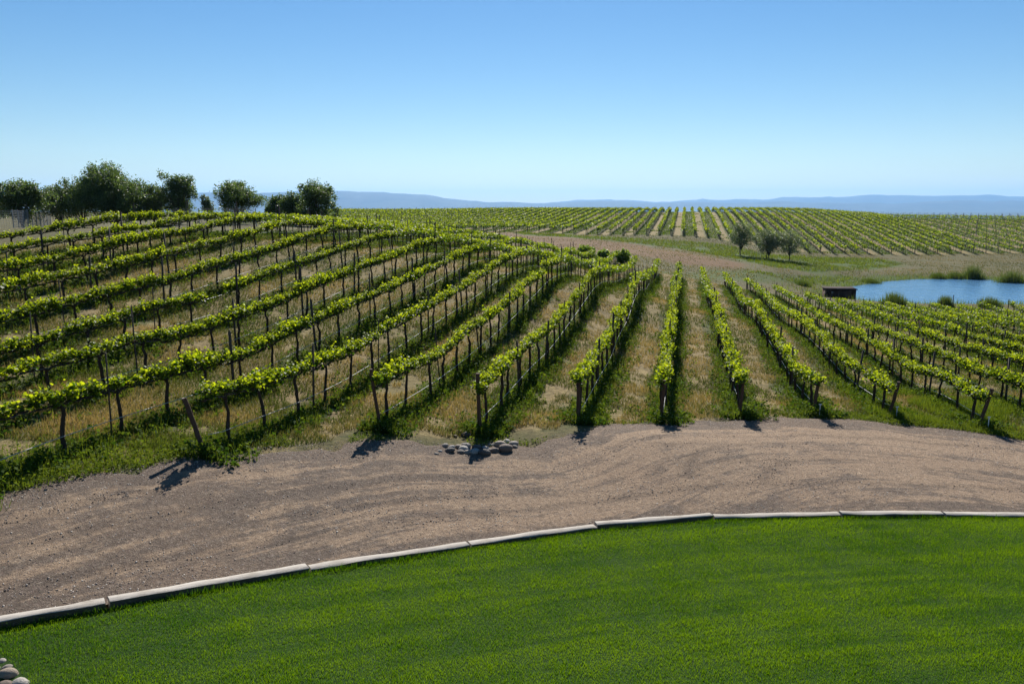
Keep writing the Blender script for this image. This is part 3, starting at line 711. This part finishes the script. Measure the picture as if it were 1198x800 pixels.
# ------------------------------------------------------------------ weeds and grass in the block
wd = MB(); st = MB()
n = 150000; u = rng.uniform(-95, 115, n); v = hill_front(u)+rng.random(n)**1.3*110; fr = np.mod((u+.45)/(SP*2), 1); x, y = xy(u, v)
kk = ((fr < .5) | (vnoise(x, y, 3, 95) > .72)) & (abs(np.mod((u+.45)/SP, 1)-.5) < .42); x, y = x[kk], y[kk]
blades(wd, x, y, T(x, y), rng.uniform(.08, .28, len(x)), .16, np.clip(rng.normal(.3, .25, len(x)), 0, 1), 1.2)
def rowpts(n, vmax, i0, i1, su, off):
    i = rng.integers(i0, i1, n); u = U(i)+rng.normal(off, su, n); v0 = fore_end(U(i)); v = v0-.35+(vmax-v0)*rng.random(n)**1.5
    x, y = xy(u, v); px, py, d = project(x, y, T(x, y)); k = (px > -60) & (px < 1260) & (vnoise(x, y, 1.6, 61)+.35*rng.random(n) > .33); return x[k], y[k], v[k], i[k]
# bushy weeds right below the vines
x, y, v, ri = rowpts(48000, 76, -12, 16, .30, .14)
rep = 11; X_ = np.repeat(x, rep)+rng.normal(0, .07, len(x)*rep); Y_ = np.repeat(y, rep)+rng.normal(0, .07, len(x)*rep)
hh = np.repeat(rng.uniform(.10, .34, len(x))*(.5+.8*vnoise(x, y, 1.2, 63)), rep)
C = np.c_[X_, Y_, T(X_, Y_)+hh*rng.random(len(X_))]
leaves(wd, C, rng.uniform(.04, .09, len(C)), np.clip(np.repeat(rng.random(len(x))*.5, rep)+rng.normal(0, .15, len(C)), 0, 1), 0, .3, 1)
rep = 5; X_ = np.repeat(x, rep)+rng.normal(0, .06, len(x)*rep); Y_ = np.repeat(y, rep)+rng.normal(0, .06, len(x)*rep)
blades(wd, X_, Y_, T(X_, Y_), rng.uniform(.12, .34, len(X_)), .014, np.clip(rng.normal(.45, .25, len(X_)), 0, 1), .5)
# low grass over the alleys
def scatter(n, dmin, dmax):
    a = rng.uniform(-.66, .66, n); d = dmin*(dmax/dmin)**rng.random(n); return d*a, d
x, y = scatter(480000, 14.5, 84); u, v = uv(x, y)
k = (v > fore_end(u)-.5+(vnoise(x, y, .5, 3)-.3)*.9) & (v < fore_stop(u)) & (u > U(-12)-1) & ~inpoly(x, y, road_poly) & ((vnoise(x, y, .9, 71)*.6+vnoise(x, y, .3, 72)*.4) > .34); x, y = x[k], y[k]
d = np.hypot(x, y); dry = vnoise(x, y, 2.2, 73)*.8+vnoise(x, y, .7, 74)*.4
blades(st, x, y, T(x, y), rng.uniform(.05, .17, len(x)), .010+.0005*d, np.clip((dry-.45)*1.7+rng.normal(0, .25, len(x)), 0, 1), 1.0)
# lush strip between the vines and the track, strongest at the right
n = 120000; k = rng.integers(20, NS-20, n); off = rng.gamma(1.6, .55, n)-.25
x = Ea[k, 0]+dirv[k, 0]*off+rng.normal(0, .06, n); y = Ea[k, 1]+dirv[k, 1]*off
px, py, d = project(x, y, T(x, y)); w = np.interp(px, [-50, 100, 200, 300, 450, 620, 800, 900, 1040, 1100, 1250], [.9, .9, .8, .45, .35, .4, .3, .35, .7, 1, 1])
kk = (vnoise(x, y, .8, 81) < w*1.1) & (rng.random(n) < w) & (px > -60) & (px < 1260); x, y = x[kk], y[kk]; w = w[kk]
blades(wd, x, y, T(x, y), rng.uniform(.05, .18, len(x))*(.4+.6*w), .015, np.clip(.35+.5*vnoise(x, y, .9, 82)+rng.normal(0, .2, len(x)), 0, 1), .8)
leaves(wd, np.c_[x, y, T(x, y)+.03+.08*rng.random(len(x))][::3], .05, np.clip(rng.normal(.6, .2, len(x[::3])), 0, 1), 0, .6, 1)
# deeper lush grass around the last two rows on the right
n = 70000; u = rng.uniform(U(3)-.3, U(7), n); v = fore_end(u)-.6+rng.random(n)**1.3*7; x, y = xy(u, v)
kk = (vnoise(x, y, 1.5, 83) > .32) & ~inpoly(x, y, road_poly); x, y = x[kk], y[kk]
blades(wd, x, y, T(x, y), rng.uniform(.10, .30, len(x)), .015, np.clip(.55+rng.normal(0, .25, len(x)), 0, 1), .7)
# grass on the meadow and pond bank
n = 60000; x = rng.uniform(20, 90, n); y = rng.uniform(70, 130, n); sd = polydist(x, y, POND); kk = (sd > -.2) & (rng.random(n) < np.exp(-sd/2.2)); x, y = x[kk], y[kk]
blades(wd, x, y, np.maximum(T(x, y), WATER-.05), rng.uniform(.2, .6, len(x)), .05, np.clip(rng.normal(.5, .25, len(x)), 0, 1), .5)
n = 90000; x = rng.uniform(-20, 110, n); y = rng.uniform(80, 145, n); kk = (polydist(x, y, POND) > 1) & (vnoise(x, y, 5, 88)*.6+vnoise(x, y, 1.4, 89)*.4 > .42); x, y = x[kk], y[kk]
uq, vq = uv(x, y); kk = (vq > fore_stop(uq)+.5) & (vq < hill_front(uq)) & (~inpoly(x, y, BARE) | (rng.random(len(x)) < .4)); x, y = x[kk], y[kk]
blades(st, x, y, T(x, y), rng.uniform(.04, .16, len(x)), .11, np.clip(vnoise(x, y, 6, 90)*.8-.12+rng.normal(0, .2, len(x)), 0, 1), 1.5)
n = 60000; x = rng.uniform(-5, 60, n); y = rng.uniform(95, 145, n); kk = (inpoly(x, y, GREEN) | inpoly(x, y, GREEN2)) & (vnoise(x, y, 2.5, 85) > .25); x, y = x[kk], y[kk]
blades(wd, x, y, T(x, y), rng.uniform(.1, .4, len(x)), .08, np.clip(.6+rng.normal(0, .25, len(x)), 0, 1), 1.2)
tag(link('weeds', wd.mesh('weeds', M_weed)), 'green weeds and lush grass below the vines and along the track', 'weeds', kind='stuff')
tag(link('dry_grass', st.mesh('dry_grass', M_straw)), 'patchy straw-coloured grass in the alleys between vine rows', 'grass', kind='stuff')

# ------------------------------------------------------------------ gravel on the track
gv = MB(); n = 130000; k = rng.integers(10, NS-10, n); tq = np.clip(rng.beta(.8, .9, n), .004, .992)
x = Ea[k, 0]*(1-tq)+Ta[k, 0]*tq+rng.normal(0, .07, n); y = Ea[k, 1]*(1-tq)+Ta[k, 1]*tq
px, py, d = project(x, y, T(x, y)); cl = vnoise(np.interp(k, np.arange(NS), _s), tq*14, 1.7, 91)
kk = (px > -80) & (px < 1280) & (rng.random(n) < .15+1.1*np.clip(cl-.35, 0, 1)+.25*(tq < .15)); x, y, k, tq = x[kk], y[kk], k[kk], tq[kk]
n = len(x); s = .006+.014*rng.random(n)**3; z = T(x, y)+.03+(vnoise(np.interp(k, np.arange(NS), _s)*0+tq*wid[k]+vnoise(_s[k], _s[k]*0, 6, 3)*.5, _s[k]*.06, .7, 21)-.5)*.022*np.minimum(1, 8*tq*(1-tq))
O = np.array([(1, 0, 0), (-.5, .85, 0), (-.5, -.85, 0), (.1, .05, .75), (0, 0, -.6)])
a = rng.random(n)*6.28; V = np.repeat(O[None], n, 0)*(rng.uniform(.7, 1.3, (n, 5, 1)))*s[:, None, None]
V = np.stack([V[..., 0]*np.cos(a)[:, None]-V[..., 1]*np.sin(a)[:, None], V[..., 0]*np.sin(a)[:, None]+V[..., 1]*np.cos(a)[:, None], V[..., 2]], 2)+np.c_[x, y, z][:, None]
o = np.arange(n)[:, None]*5; gv.add(V.reshape(-1, 3), np.concatenate([o+[0, 1, 3], o+[1, 2, 3], o+[2, 0, 3], o+[1, 0, 4], o+[2, 1, 4], o+[0, 2, 4]]), np.repeat(rng.random(n), 5))
s_ = NT('gravel_chips'); s_.pbr(s_.ramp(s_.attr('tint'), [(0, (.09, .07, .06)), (.4, (.24, .19, .155)), (.8, (.40, .34, .29)), (1, (.6, .56, .5))]), .85, .2); M_chip = s_.m
tag(link('gravel', gv.mesh('gravel', M_chip)), 'loose gravel chips lying in bands over the dirt track', 'gravel', kind='stuff')

# ------------------------------------------------------------------ stones
def stone_mesh(seed, mat, flat=.6):
    import bmesh
    r = np.random.default_rng(seed); bm = bmesh.new(); bmesh.ops.create_icosphere(bm, subdivisions=3, radius=1)
    d = r.normal(size=(7, 3)); d /= np.linalg.norm(d, axis=1)[:, None]; am = r.uniform(-.30, .22, 7)
    for v in bm.verts:
        p = np.array(v.co); f = 1+sum(a*max(0, float(p@q))**2 for a, q in zip(am, d)); f *= 1+.02*math.sin(9*p[0]+seed)*math.cos(8*p[1])
        v.co = tuple(p*f*(1, .8, flat))
    me = bpy.data.meshes.new('stone'); bm.to_mesh(me); bm.free(); me.materials.append(mat); me.polygons.foreach_set('use_smooth', np.ones(len(me.polygons), bool)); return me
STONES = [  # px, py of centre, width px, colour
 (520,521.5,8,'grey'),(528,523.5,8,'pale grey'),(527,527,11,'dark grey'),(537,523,8,'tan'),(538,527.5,6,'reddish brown'),(545,521.5,11,'grey'),(543,525,11,'pale grey'),(540,529,8,'dark grey'),(547,529,9,'grey'),
 (555,528,11,'pale grey'),(558,523,10,'dark grey'),(567,529.5,13,'dark grey'),(568,524.5,8,'pale grey'),(573,521,6,'grey'),(574,527,7,'grey'),(579,527.5,10,'reddish brown'),(578,520.5,6,'pale grey'),(585,520,12,'tan'),
 (591,525.5,14,'reddish brown'),(592,517,9,'pale grey'),(601,519,10,'grey'),(597,522.5,6,'reddish brown'),(603,523,7,'dark grey'),(533,510,5,'reddish brown'),(546,508,9,'dark grey'),(537,505,6,'reddish brown'),(515,528,5,'pale grey'),(510,531,5,'grey')]
def pw(n_): return 'small' if n_ < 8 else ('middling' if n_ < 11 else 'big')
STONES.sort(key=lambda s: s[0])
for j, (px, py, w, c) in enumerate(STONES):
    x, y, z = hit(px, py+w*.22); _, _, dd = project(x, y, z); rr = w/2/F*float(dd)
    o = link('river_stone', stone_mesh(j+3, M_stone[c]), loc=(x, y, z+rr*.5)); o.scale = (rr*1.2,)*3; rz = random.uniform(-.5, .5); o.rotation_euler = (random.uniform(-.2, .2), random.uniform(-.25, .25), rz)
    tag(o, '%s %s river stone, %s from the left in the pile by the track' % (pw(w), c, words[j]), 'stone', 'river stones piled at the row end')
for j, (px, py, w, c, lab) in enumerate([(1,775,9,'pale grey','pale rounded stone topmost at the lower left corner'),(8,783,13,'grey','grey stone above the tan one at the lower left corner'),(9,791,20,'tan','big tan rounded stone at the lower left corner'),(27,799,19,'pale grey','pale grey stone at the bottom edge beside the lawn corner'),(-14,785,20,'grey','grey stone at the far left edge of the corner bed'),(4,803,16,'reddish brown','brown stone at the bottom edge under the tan one')]):
    x, y, z = hit(px, py+w*.2); _, _, dd = project(x, y, z); rr = w/2/F*float(dd)
    o = link('river_stone', stone_mesh(j+60, M_stone[c], .75), loc=(x, y, z+rr*.4)); o.scale = (rr*1.3,)*3; o.rotation_euler = (0, random.uniform(-.2, .2), random.uniform(-.6, .6)); tag(o, lab, 'stone', 'stones at the lawn corner')
cb = MB(); cpnts = np.array([(p[0], p[1]) for p in CORNER]); zc = T(cpnts[:, 0], cpnts[:, 1])+.035; cb.add(np.c_[cpnts, zc], [tuple(range(len(cpnts)))])
s_ = NT('bed_soil'); f_ = s_.noise(s_.pos(), 14, 5, .7); s_.pbr(s_.ramp(f_, [(.3, (.03, .022, .016)), (.7, (.11, .08, .06))]), .95, .1, s_.bump(f_, .8, .05))
tag(link('soil', cb.mesh('soil', s_.m)), kind='structure')

# ------------------------------------------------------------------ trees
def tree(name, px, ybot, ytop, wpx, d, mat, label, cat, group, nleaf=9000, ls=.16, seed=0, lobes=9, trunkfrac=.22, dens=1.0, stems=1):
    r = np.random.default_rng(seed); p = atd(px, ybot, d); x, y = p[0], p[1]; z = float(T(x, y))
    top = atd(px, ytop, d)[2]; Ht = top-z; R = wpx/2/F*d
    e = empty(name, (x, y, z)); tag(e, label, cat, group)
    tk = MB(); h0 = Ht*trunkfrac; L = []
    for s in range(lobes):
        a = 2*math.pi*s/lobes*1.62+r.random(); q = r.random()**.6*.62; zz = h0+(Ht-h0)*r.uniform(.25, .78)
        lr = R*r.uniform(.38, .56); lh = (Ht-h0)*r.uniform(.2, .32)
        zz = min(zz, Ht-lh*.95); L.append((math.cos(a)*R*q, math.sin(a)*R*q, zz, lr, lh))
    L.append((r.normal(0, .1)*R, 0, Ht-(Ht-h0)*.27, R*.5, (Ht-h0)*.27)); L.append((0, 0, h0+(Ht-h0)*.42, R*.7, (Ht-h0)*.34))
    for st_ in range(stems):
        ox, oy = (r.normal(0, .15, 2) if stems > 1 else (0, 0)); f = (ox*3, oy*3)
        tube(tk, [(ox, oy, -.2), (ox+f[0]*.2, oy+f[1]*.2, h0*.6), (f[0]*.5+r.normal(0, .1), f[1]*.5, h0+Ht*.15), (f[0]*.8, f[1]*.8, Ht*.62)], [.05*Ht*.55/stems**.5, .04*Ht*.5/stems**.5, .03*Ht*.5/stems**.5, .02], 7)
    for (lx, ly, lz, lr, lh) in L:
        tube(tk, [(0, 0, h0*.8), (lx*.45, ly*.45, (h0+lz)/2), (lx, ly, lz)], [.02*Ht*.5, .035, .012], 5)
        for _ in range(3):
            q = r.normal(size=3)*.5; tube(tk, [(lx*.5, ly*.5, (h0+lz)/2), (lx+q[0]*lr, ly+q[1]*lr, lz+q[2]*lh)], [.02, .006], 4)
    link('trunk', tk.mesh('trunk', M_trunk, True), e)
    C = []; per = int(nleaf*dens*1.5/len(L))
    for (lx, ly, lz, lr, lh) in L:
        # leaf clumps on twigs at the lobe's skin
        nc = 34; dv = r.normal(size=(nc, 3)); dv /= np.linalg.norm(dv, axis=1)[:, None]; rad = r.uniform(.45, 1.08, nc)
        cc = np.c_[lx+dv[:, 0]*lr*rad, ly+dv[:, 1]*lr*rad, lz+dv[:, 2]*lh*rad]
        k = r.integers(0, nc, per); C.append(cc[k]+r.normal(0, 1, (per, 3))*np.array([lr, lr, lh])*.15)
    C = np.concatenate(C); C = C[C[:, 2] > h0*.55]
    mb = MB(); leaves(mb, C, r.uniform(.6, 1.3, len(C))*ls*.82, np.clip(r.normal(.4, .28, len(C)), 0, 1), 0, .2, 1, r)
    link('crown', mb.mesh('crown', mat), e); return e
TG = 'trees on the ridge behind the vineyard'
tree('oak_tree', -6, 270, 222, 40, 84, M_olive, 'dim grey-green tree cut off by the left edge behind the fence', 'tree', TG, seed=1, nleaf=6000)
tree('oak_tree', 27, 275, 210, 68, 74, M_tree, 'round dark tree at the far left, its trunk in view', 'tree', TG, seed=2, nleaf=12000, trunkfrac=.16)
tree('oak_tree', 72, 268, 214, 62, 82, M_olive, 'lower grey-green tree between the round tree and the tallest', 'tree', TG, seed=3, nleaf=9000, trunkfrac=.1)
tree('oak_tree', 98, 270, 210, 54, 80, M_tree, 'dark tree filling in just left of the tallest tree', 'tree', TG, seed=4, nleaf=9000, trunkfrac=.1)
tree('oak_tree', 138, 268, 193, 98, 78, M_tree, 'tallest and widest dark tree of the ridge', 'tree', TG, seed=5, nleaf=34000, lobes=15, trunkfrac=.08)
tree('olive_tree', 181, 264, 214, 36, 80, M_olive, 'narrow grey-green tree right of the tallest one', 'tree', TG, seed=6, nleaf=5000, trunkfrac=.08)
tree('oak_tree', 211, 262, 203, 46, 80, M_tree, 'dark upright oval tree standing apart, right of the tallest', 'tree', TG, seed=7, nleaf=10000, trunkfrac=.1)
tree('olive_tree', 243, 258, 228, 16, 95, M_olive, 'tiny grey-green tree against the hills, left of the domed one', 'tree', TG, seed=8, nleaf=2500)
tree('oak_tree', 279, 258, 213, 62, 82, M_tree, 'broad domed tree with clear sky on both sides', 'tree', TG, seed=9, nleaf=10000, trunkfrac=.08)
tree('oak_tree', 324, 256, 227, 30, 86, M_tree, 'smallest dark tree, left of the right-hand pair', 'tree', TG, seed=10, nleaf=4500, trunkfrac=.08)
tree('oak_tree', 344, 257, 222, 40, 84, M_tree, 'left and lower tree of the right-hand pair', 'tree', TG, seed=11, nleaf=6500, trunkfrac=.08)
tree('oak_tree', 370, 258, 213, 52, 82, M_tree, 'rounded rightmost tree of the ridge, taller of its pair', 'tree', TG, seed=12, nleaf=11000, trunkfrac=.08)
OG = 'small trees in the meadow beside the pond'
tree('olive_tree', 867, 299, 258, 36, 121, M_olive, 'slender grey tree leftmost of three in the meadow', 'tree', OG, seed=20, nleaf=5200, ls=.14, stems=2, trunkfrac=.2)
tree('olive_tree', 899, 304, 268, 40, 118, M_olive, 'bushy grey tree in the middle of three in the meadow', 'tree', OG, seed=21, nleaf=6500, ls=.14, stems=2, trunkfrac=.1)
tree('olive_tree', 923, 304, 267, 46, 117, M_olive, 'airy pale tree rightmost of three in the meadow', 'tree', OG, seed=22, nleaf=4600, ls=.13, stems=3, trunkfrac=.2)
BG = 'bushes at the far row ends'
for j, (px, yb, yt, w, lab) in enumerate([(686, 303, 287, 22, 'rounded green bush leftmost at the far row ends'), (707, 307, 291, 22, 'bright green bush in the middle at the far row ends'), (728, 308, 291, 24, 'dense green bush rightmost at the far row ends')]):
    tree('bush', px, yb, yt, w, 82, M_bush, lab, 'bush', BG, seed=30+j, nleaf=3500, ls=.14, trunkfrac=.03, stems=3, lobes=6)
def reeds(px, py, wpx, hpx, label, seed, nb=900):
    x, y, z = hit(px, py); z = max(z, WATER); _, _, d = project(x, y, z); d = float(d); R = wpx/2/F*d; h = hpx/F*d; r = np.random.default_rng(seed)
    a = r.normal(0, .42, (nb, 2))*(R, min(R, 1.2)); a = a[np.abs(a[:, 0]) < R*1.1]; n_ = len(a)
    mb = MB(); fall = np.clip(1.1-.5*(a[:, 0]/R)**2, .4, 1.1)
    blades(mb, a[:, 0], a[:, 1], np.maximum(T(a[:, 0]+x, a[:, 1]+y), WATER-.1)-z, r.uniform(.35, 1.15, n_)*h*fall, .05, np.clip(r.normal(.35, .25, n_), 0, 1), .35, r)
    o = link('reed_clump', mb.mesh('reed_clump', M_reed), loc=(x, y, z)); tag(o, label, 'reeds', 'reed clumps round the pond')
for j, a in enumerate([(1138,326,26,15,'tall dark reed clump on the far bank, left of the inlet'),(1182,331,36,14,'wide dark reed clump at the right edge of the far bank'),(1118,325.5,20,7,'low reeds on the far bank beside the tall dark clump'),(1098,325.5,22,6,'sparse low reeds midway along the far bank'),
        (1046,356.5,32,14,'rounded green reed clump on the near bank beside the hut'),(1106,359.5,20,13,'thin dark reed tuft on the near bank, mid pond'),(1158,360,26,12,'wispy pale reeds on the near bank near the right edge'),(1020,331,24,5,'low reeds on the left shore behind the hut'),(940,334,20,6,'low green reeds left of the hut')]):
    reeds(*a, 200+j)

# ------------------------------------------------------------------ pond
pw_ = np.array(POND); c0 = pw_.mean(0); pe = c0+(pw_-c0)*1.03
wb = MB(); wb.add(np.c_[pe, np.full(len(pe), WATER)], [tuple(range(len(pe)))][::1]); mw_ = wb.mesh('water', M_water)
ow = link('water', mw_); tag(ow, kind='structure')
if mw_.polygons[0].normal.z < 0: mw_.flip_normals()

# ------------------------------------------------------------------ hut by the pond
s_ = NT('dark_boards'); wv = s_.n('ShaderNodeTexWave'); wv.inputs['Scale'].default_value = 3; s_.l(s_.obj(), wv.inputs[0]); s_.pbr(s_.ramp(s_.noise(s_.obj(), 4), [(.3, (.035, .02, .015)), (.7, (.08, .045, .032))]), .85, .2, s_.bump(wv.outputs['Fac'], .6, .03)); M_hut = s_.m
M_roof = NT('rusty_roof_sheet').pbr((.05, .035, .03), .95, .1).m
x, y, z = atd(981, 350, 82); z = float(T(x, y))
e = empty('pump_hut', (x, y, z), -.12); tag(e, 'low dark brown wooden pump hut on the near bank of the pond', 'hut')
topz = atd(981, 336.5, 82)[2]-z; mb = MB(); box(mb, -1.42, 1.42, -.9, .9, -.3, topz-.1)
for q in np.linspace(-1.38, 1.38, 13): box(mb, q-.03, q+.03, -.93, -.9, -.2, topz-.12)
link('wall', mb.mesh('wall', M_hut), e)
mb = MB(); V = [(-1.55, -1.05, topz-.1), (1.55, -1.05, topz-.1), (1.55, 1.05, topz-.02), (-1.55, 1.05, topz-.02)]; V += [(a, b, c+.06) for a, b, c in V]
mb.add(V, [(0, 3, 2, 1), (4, 5, 6, 7), (0, 1, 5, 4), (1, 2, 6, 5), (2, 3, 7, 6), (3, 0, 4, 7)]); link('roof', mb.mesh('roof', M_roof), e)
mb = MB(); box(mb, -1.0, -.82, -.96, -.93, topz-.55, topz-.28); link('vent', mb.mesh('vent', M_wire), e)
mb = MB(); box(mb, .2, .95, -.965, -.93, 0, topz-.25); link('door', mb.mesh('door', M_post), e)

# ------------------------------------------------------------------ fence on the ridge
fx0 = atd(-40, 275, 66); fx1 = atd(17, 275, 66); fy1 = atd(60, 268, 88)
M_mesh = NT('grey_mesh').pbr((.22, .23, .24), .5, .4).m
def fence(P, h, label):
    P = np.array(P); e = empty('wire_fence', (P[0][0], P[0][1], float(T(*P[0])))); tag(e, label, 'fence'); b = np.array(e.location); L = []
    for q in range(len(P)-1):
        n_ = max(1, int(np.hypot(*(P[q+1]-P[q]))/2.5)); L += [P[q]*(1-t_)+P[q+1]*t_ for t_ in np.linspace(0, 1, n_, endpoint=False)]
    L.append(P[-1]); L = np.array(L); Zs = T(L[:, 0], L[:, 1]); Q = np.c_[L, Zs]-b
    for q in Q:
        mb = MB(); tube(mb, [q+(0, 0, -.1), q+(0, 0, h/2), q+(0, 0, h)], .04, 6); link('post', mb.mesh('post', M_mesh), e)
    mb = MB()
    for a_, b_ in zip(Q[:-1], Q[1:]):
        for k_ in range(15): zz = h*(k_+.5)/15; tube(mb, [a_+(0, 0, zz), (a_+b_)/2+(0, 0, zz-.005), b_+(0, 0, zz)], .008, 3, cap=False)
        for k_ in range(18): c_ = a_+(b_-a_)*(k_+.5)/18; tube(mb, [c_+(0, 0, .05), c_+(0, 0, h/2), c_+(0, 0, h)], .006, 3, cap=False)
    link('wire_mesh', mb.mesh('wire_mesh', M_mesh), e)
fence([fx0[:2], fx1[:2], fy1[:2]], 2.1, 'grey wire mesh fence at the far left edge in front of trees')
fence([atd(200, 262, 74)[:2], atd(300, 262, 74)[:2]], 1.7, 'thin dark wire fence along the ridge below the domed tree')

# ------------------------------------------------------------------ mountains
def range_(pts, dist, depth, seed, base=-102):
    pts = np.array(pts); n_ = 420; px = np.linspace(-900, 2300, n_); top = np.interp(px, pts[:, 0], pts[:, 1]); r = np.random.default_rng(seed)
    top = top+(vnoise(px, px*0, 70, seed)-.5)*3.6+(vnoise(px, px*0, 24, seed+5)-.5)*2.2+(vnoise(px, px*0, 9, seed+1)-.5)*1.1
    az = np.arctan((px-CX)/F); hz = (HY-top)/F*dist
    rows = 26; V = []
    for k in range(rows):
        f = k/(rows-1); prof = math.sin(min(f/.6, 1)*math.pi/2)**1.3 if f < .6 else math.cos((f-.6)/.4*math.pi/2)
        d = dist+depth*(f-.6); rid = (vnoise(px*1.0+f*40, f*7+px*0, 22, seed+2)-.5)*.5*math.sin(f*math.pi*.999)*(0 if abs(f-.6) < .03 else 1)
        hh = base+(hz+H-base)*np.clip(prof*(1+rid*(1-prof)), 0, 1.0)
        V.append(np.c_[d*np.tan(az), np.full(n_, d), hh])
    V = np.concatenate(V); idx = (np.arange(rows-1)[:, None]*n_+np.arange(n_-1)[None]).ravel()
    mb = MB(); mb.add(V, np.c_[idx, idx+1, idx+n_+1, idx+n_]); return mb
m1 = range_([(-900,232),(0,226),(240,226),(300,228),(390,224),(440,226),(480,228),(540,232),(580,235.5),(620,237.5),(700,236),(1000,236),(2300,236)], 17000, 5000, 3)
tag(link('mountains', m1.mesh('mountains', M_hill, True)), kind='structure')
m2 = range_([(-900,236),(500,238),(620,237),(660,235.5),(700,233.5),(760,234.5),(800,234.5),(860,234.5),(900,231.5),(940,229.5),(980,228.5),(1020,227),(1080,228.5),(1120,227.5),(1198,228.5),(1400,227),(2300,233)], 22000, 6000, 9)
tag(link('mountains', m2.mesh('mountains', M_hill, True)), kind='structure')

# haze: one closed box of even air
hb = MB(); box(hb, -32000, 32000, -3200, 31000, -104, 560)
s_ = NT('haze_air'); pv = s_.n('ShaderNodeVolumePrincipled'); pv.inputs['Color'].default_value = (.29, .58, 1.0, 1); pv.inputs['Density'].default_value = 4.4e-5; pv.inputs['Anisotropy'].default_value = .25
s_.l(pv.outputs[0], s_.out.inputs['Volume'])
try: s_.m.cycles.homogeneous_volume = True
except Exception: pass
tag(link('haze', hb.mesh('haze', s_.m)), 'thin blue air veiling the far mountains', 'haze', kind='stuff')

# ------------------------------------------------------------------ light
SUN_EL, SUN_AZ = math.radians(35.5), math.atan2(632-CX, F)      # azimuth to the right of the viewing direction
w = bpy.data.worlds.new('World'); scene.world = w; w.use_nodes = True; nt = w.node_tree
sky = nt.nodes.new('ShaderNodeTexSky'); sky.sky_type = 'NISHITA'; sky.sun_disc = False; sky.sun_elevation = SUN_EL; sky.sun_rotation = SUN_AZ
sky.altitude = 150; sky.air_density = 1.0; sky.dust_density = .05; sky.ozone_density = 3.0
bg = nt.nodes['Background']; bg.inputs['Strength'].default_value = .05
hs = nt.nodes.new('ShaderNodeHueSaturation'); hs.inputs['Saturation'].default_value = 1.28; hs.inputs['Hue'].default_value = .502; nt.links.new(sky.outputs[0], hs.inputs['Color']); 
tcw = nt.nodes.new('ShaderNodeTexCoord'); mpw = nt.nodes.new('ShaderNodeMapping'); mpw.inputs['Scale'].default_value = (9, 9, 60); nt.links.new(tcw.outputs['Generated'], mpw.inputs[0])
nw = nt.nodes.new('ShaderNodeTexNoise'); nw.inputs['Scale'].default_value = 1.6; nw.inputs['Detail'].default_value = 7; nw.inputs['Roughness'].default_value = .6; nt.links.new(mpw.outputs[0], nw.inputs['Vector'])
rw = nt.nodes.new('ShaderNodeValToRGB'); rw.color_ramp.elements[0].position = .52; rw.color_ramp.elements[1].position = .72; nt.links.new(nw.outputs['Fac'], rw.inputs[0])
sx = nt.nodes.new('ShaderNodeSeparateXYZ'); nt.links.new(tcw.outputs['Generated'], sx.inputs[0])
mr_ = nt.nodes.new('ShaderNodeMapRange'); mr_.inputs['From Min'].default_value = .008; mr_.inputs['From Max'].default_value = .022; mr_.inputs['To Min'].default_value = .5; mr_.inputs['To Max'].default_value = 0; nt.links.new(sx.outputs[2], mr_.inputs[0])
mm = nt.nodes.new('ShaderNodeMath'); mm.operation = 'MULTIPLY'; nt.links.new(rw.outputs[0], mm.inputs[0]); nt.links.new(mr_.outputs[0], mm.inputs[1])
mc = nt.nodes.new('ShaderNodeMix'); mc.data_type = 'RGBA'; mc.inputs[7].default_value = (14, 14, 14.5, 1); nt.links.new(mm.outputs[0], mc.inputs[0]); nt.links.new(hs.outputs[0], mc.inputs[6]); nt.links.new(mc.outputs[2], bg.inputs['Color'])
sl = bpy.data.lights.new('sun', 'SUN'); sl.energy = 5.0; sl.angle = math.radians(.53); sl.color = (1, .95, .87)
so = bpy.data.objects.new('sun', sl); COL.objects.link(so)
from mathutils import Vector
dv = Vector((math.sin(SUN_AZ)*math.cos(SUN_EL), math.cos(SUN_AZ)*math.cos(SUN_EL), math.sin(SUN_EL)))
so.rotation_euler = dv.to_track_quat('Z', 'Y').to_euler()

cam = bpy.data.cameras.new('camera'); co = bpy.data.objects.new('camera', cam); COL.objects.link(co); scene.camera = co
co.location = (0, 0, H); co.rotation_euler = (math.pi/2-PITCH, 0, 0); cam.sensor_width = 36; cam.lens = 36*F/1198; cam.clip_start = .1; cam.clip_end = 80000
vs = scene.view_settings; vs.view_transform = 'Standard'; vs.look = 'None'; vs.exposure = .87; vs.gamma = 1
scene.render.resolution_x = 1024; scene.render.resolution_y = 683
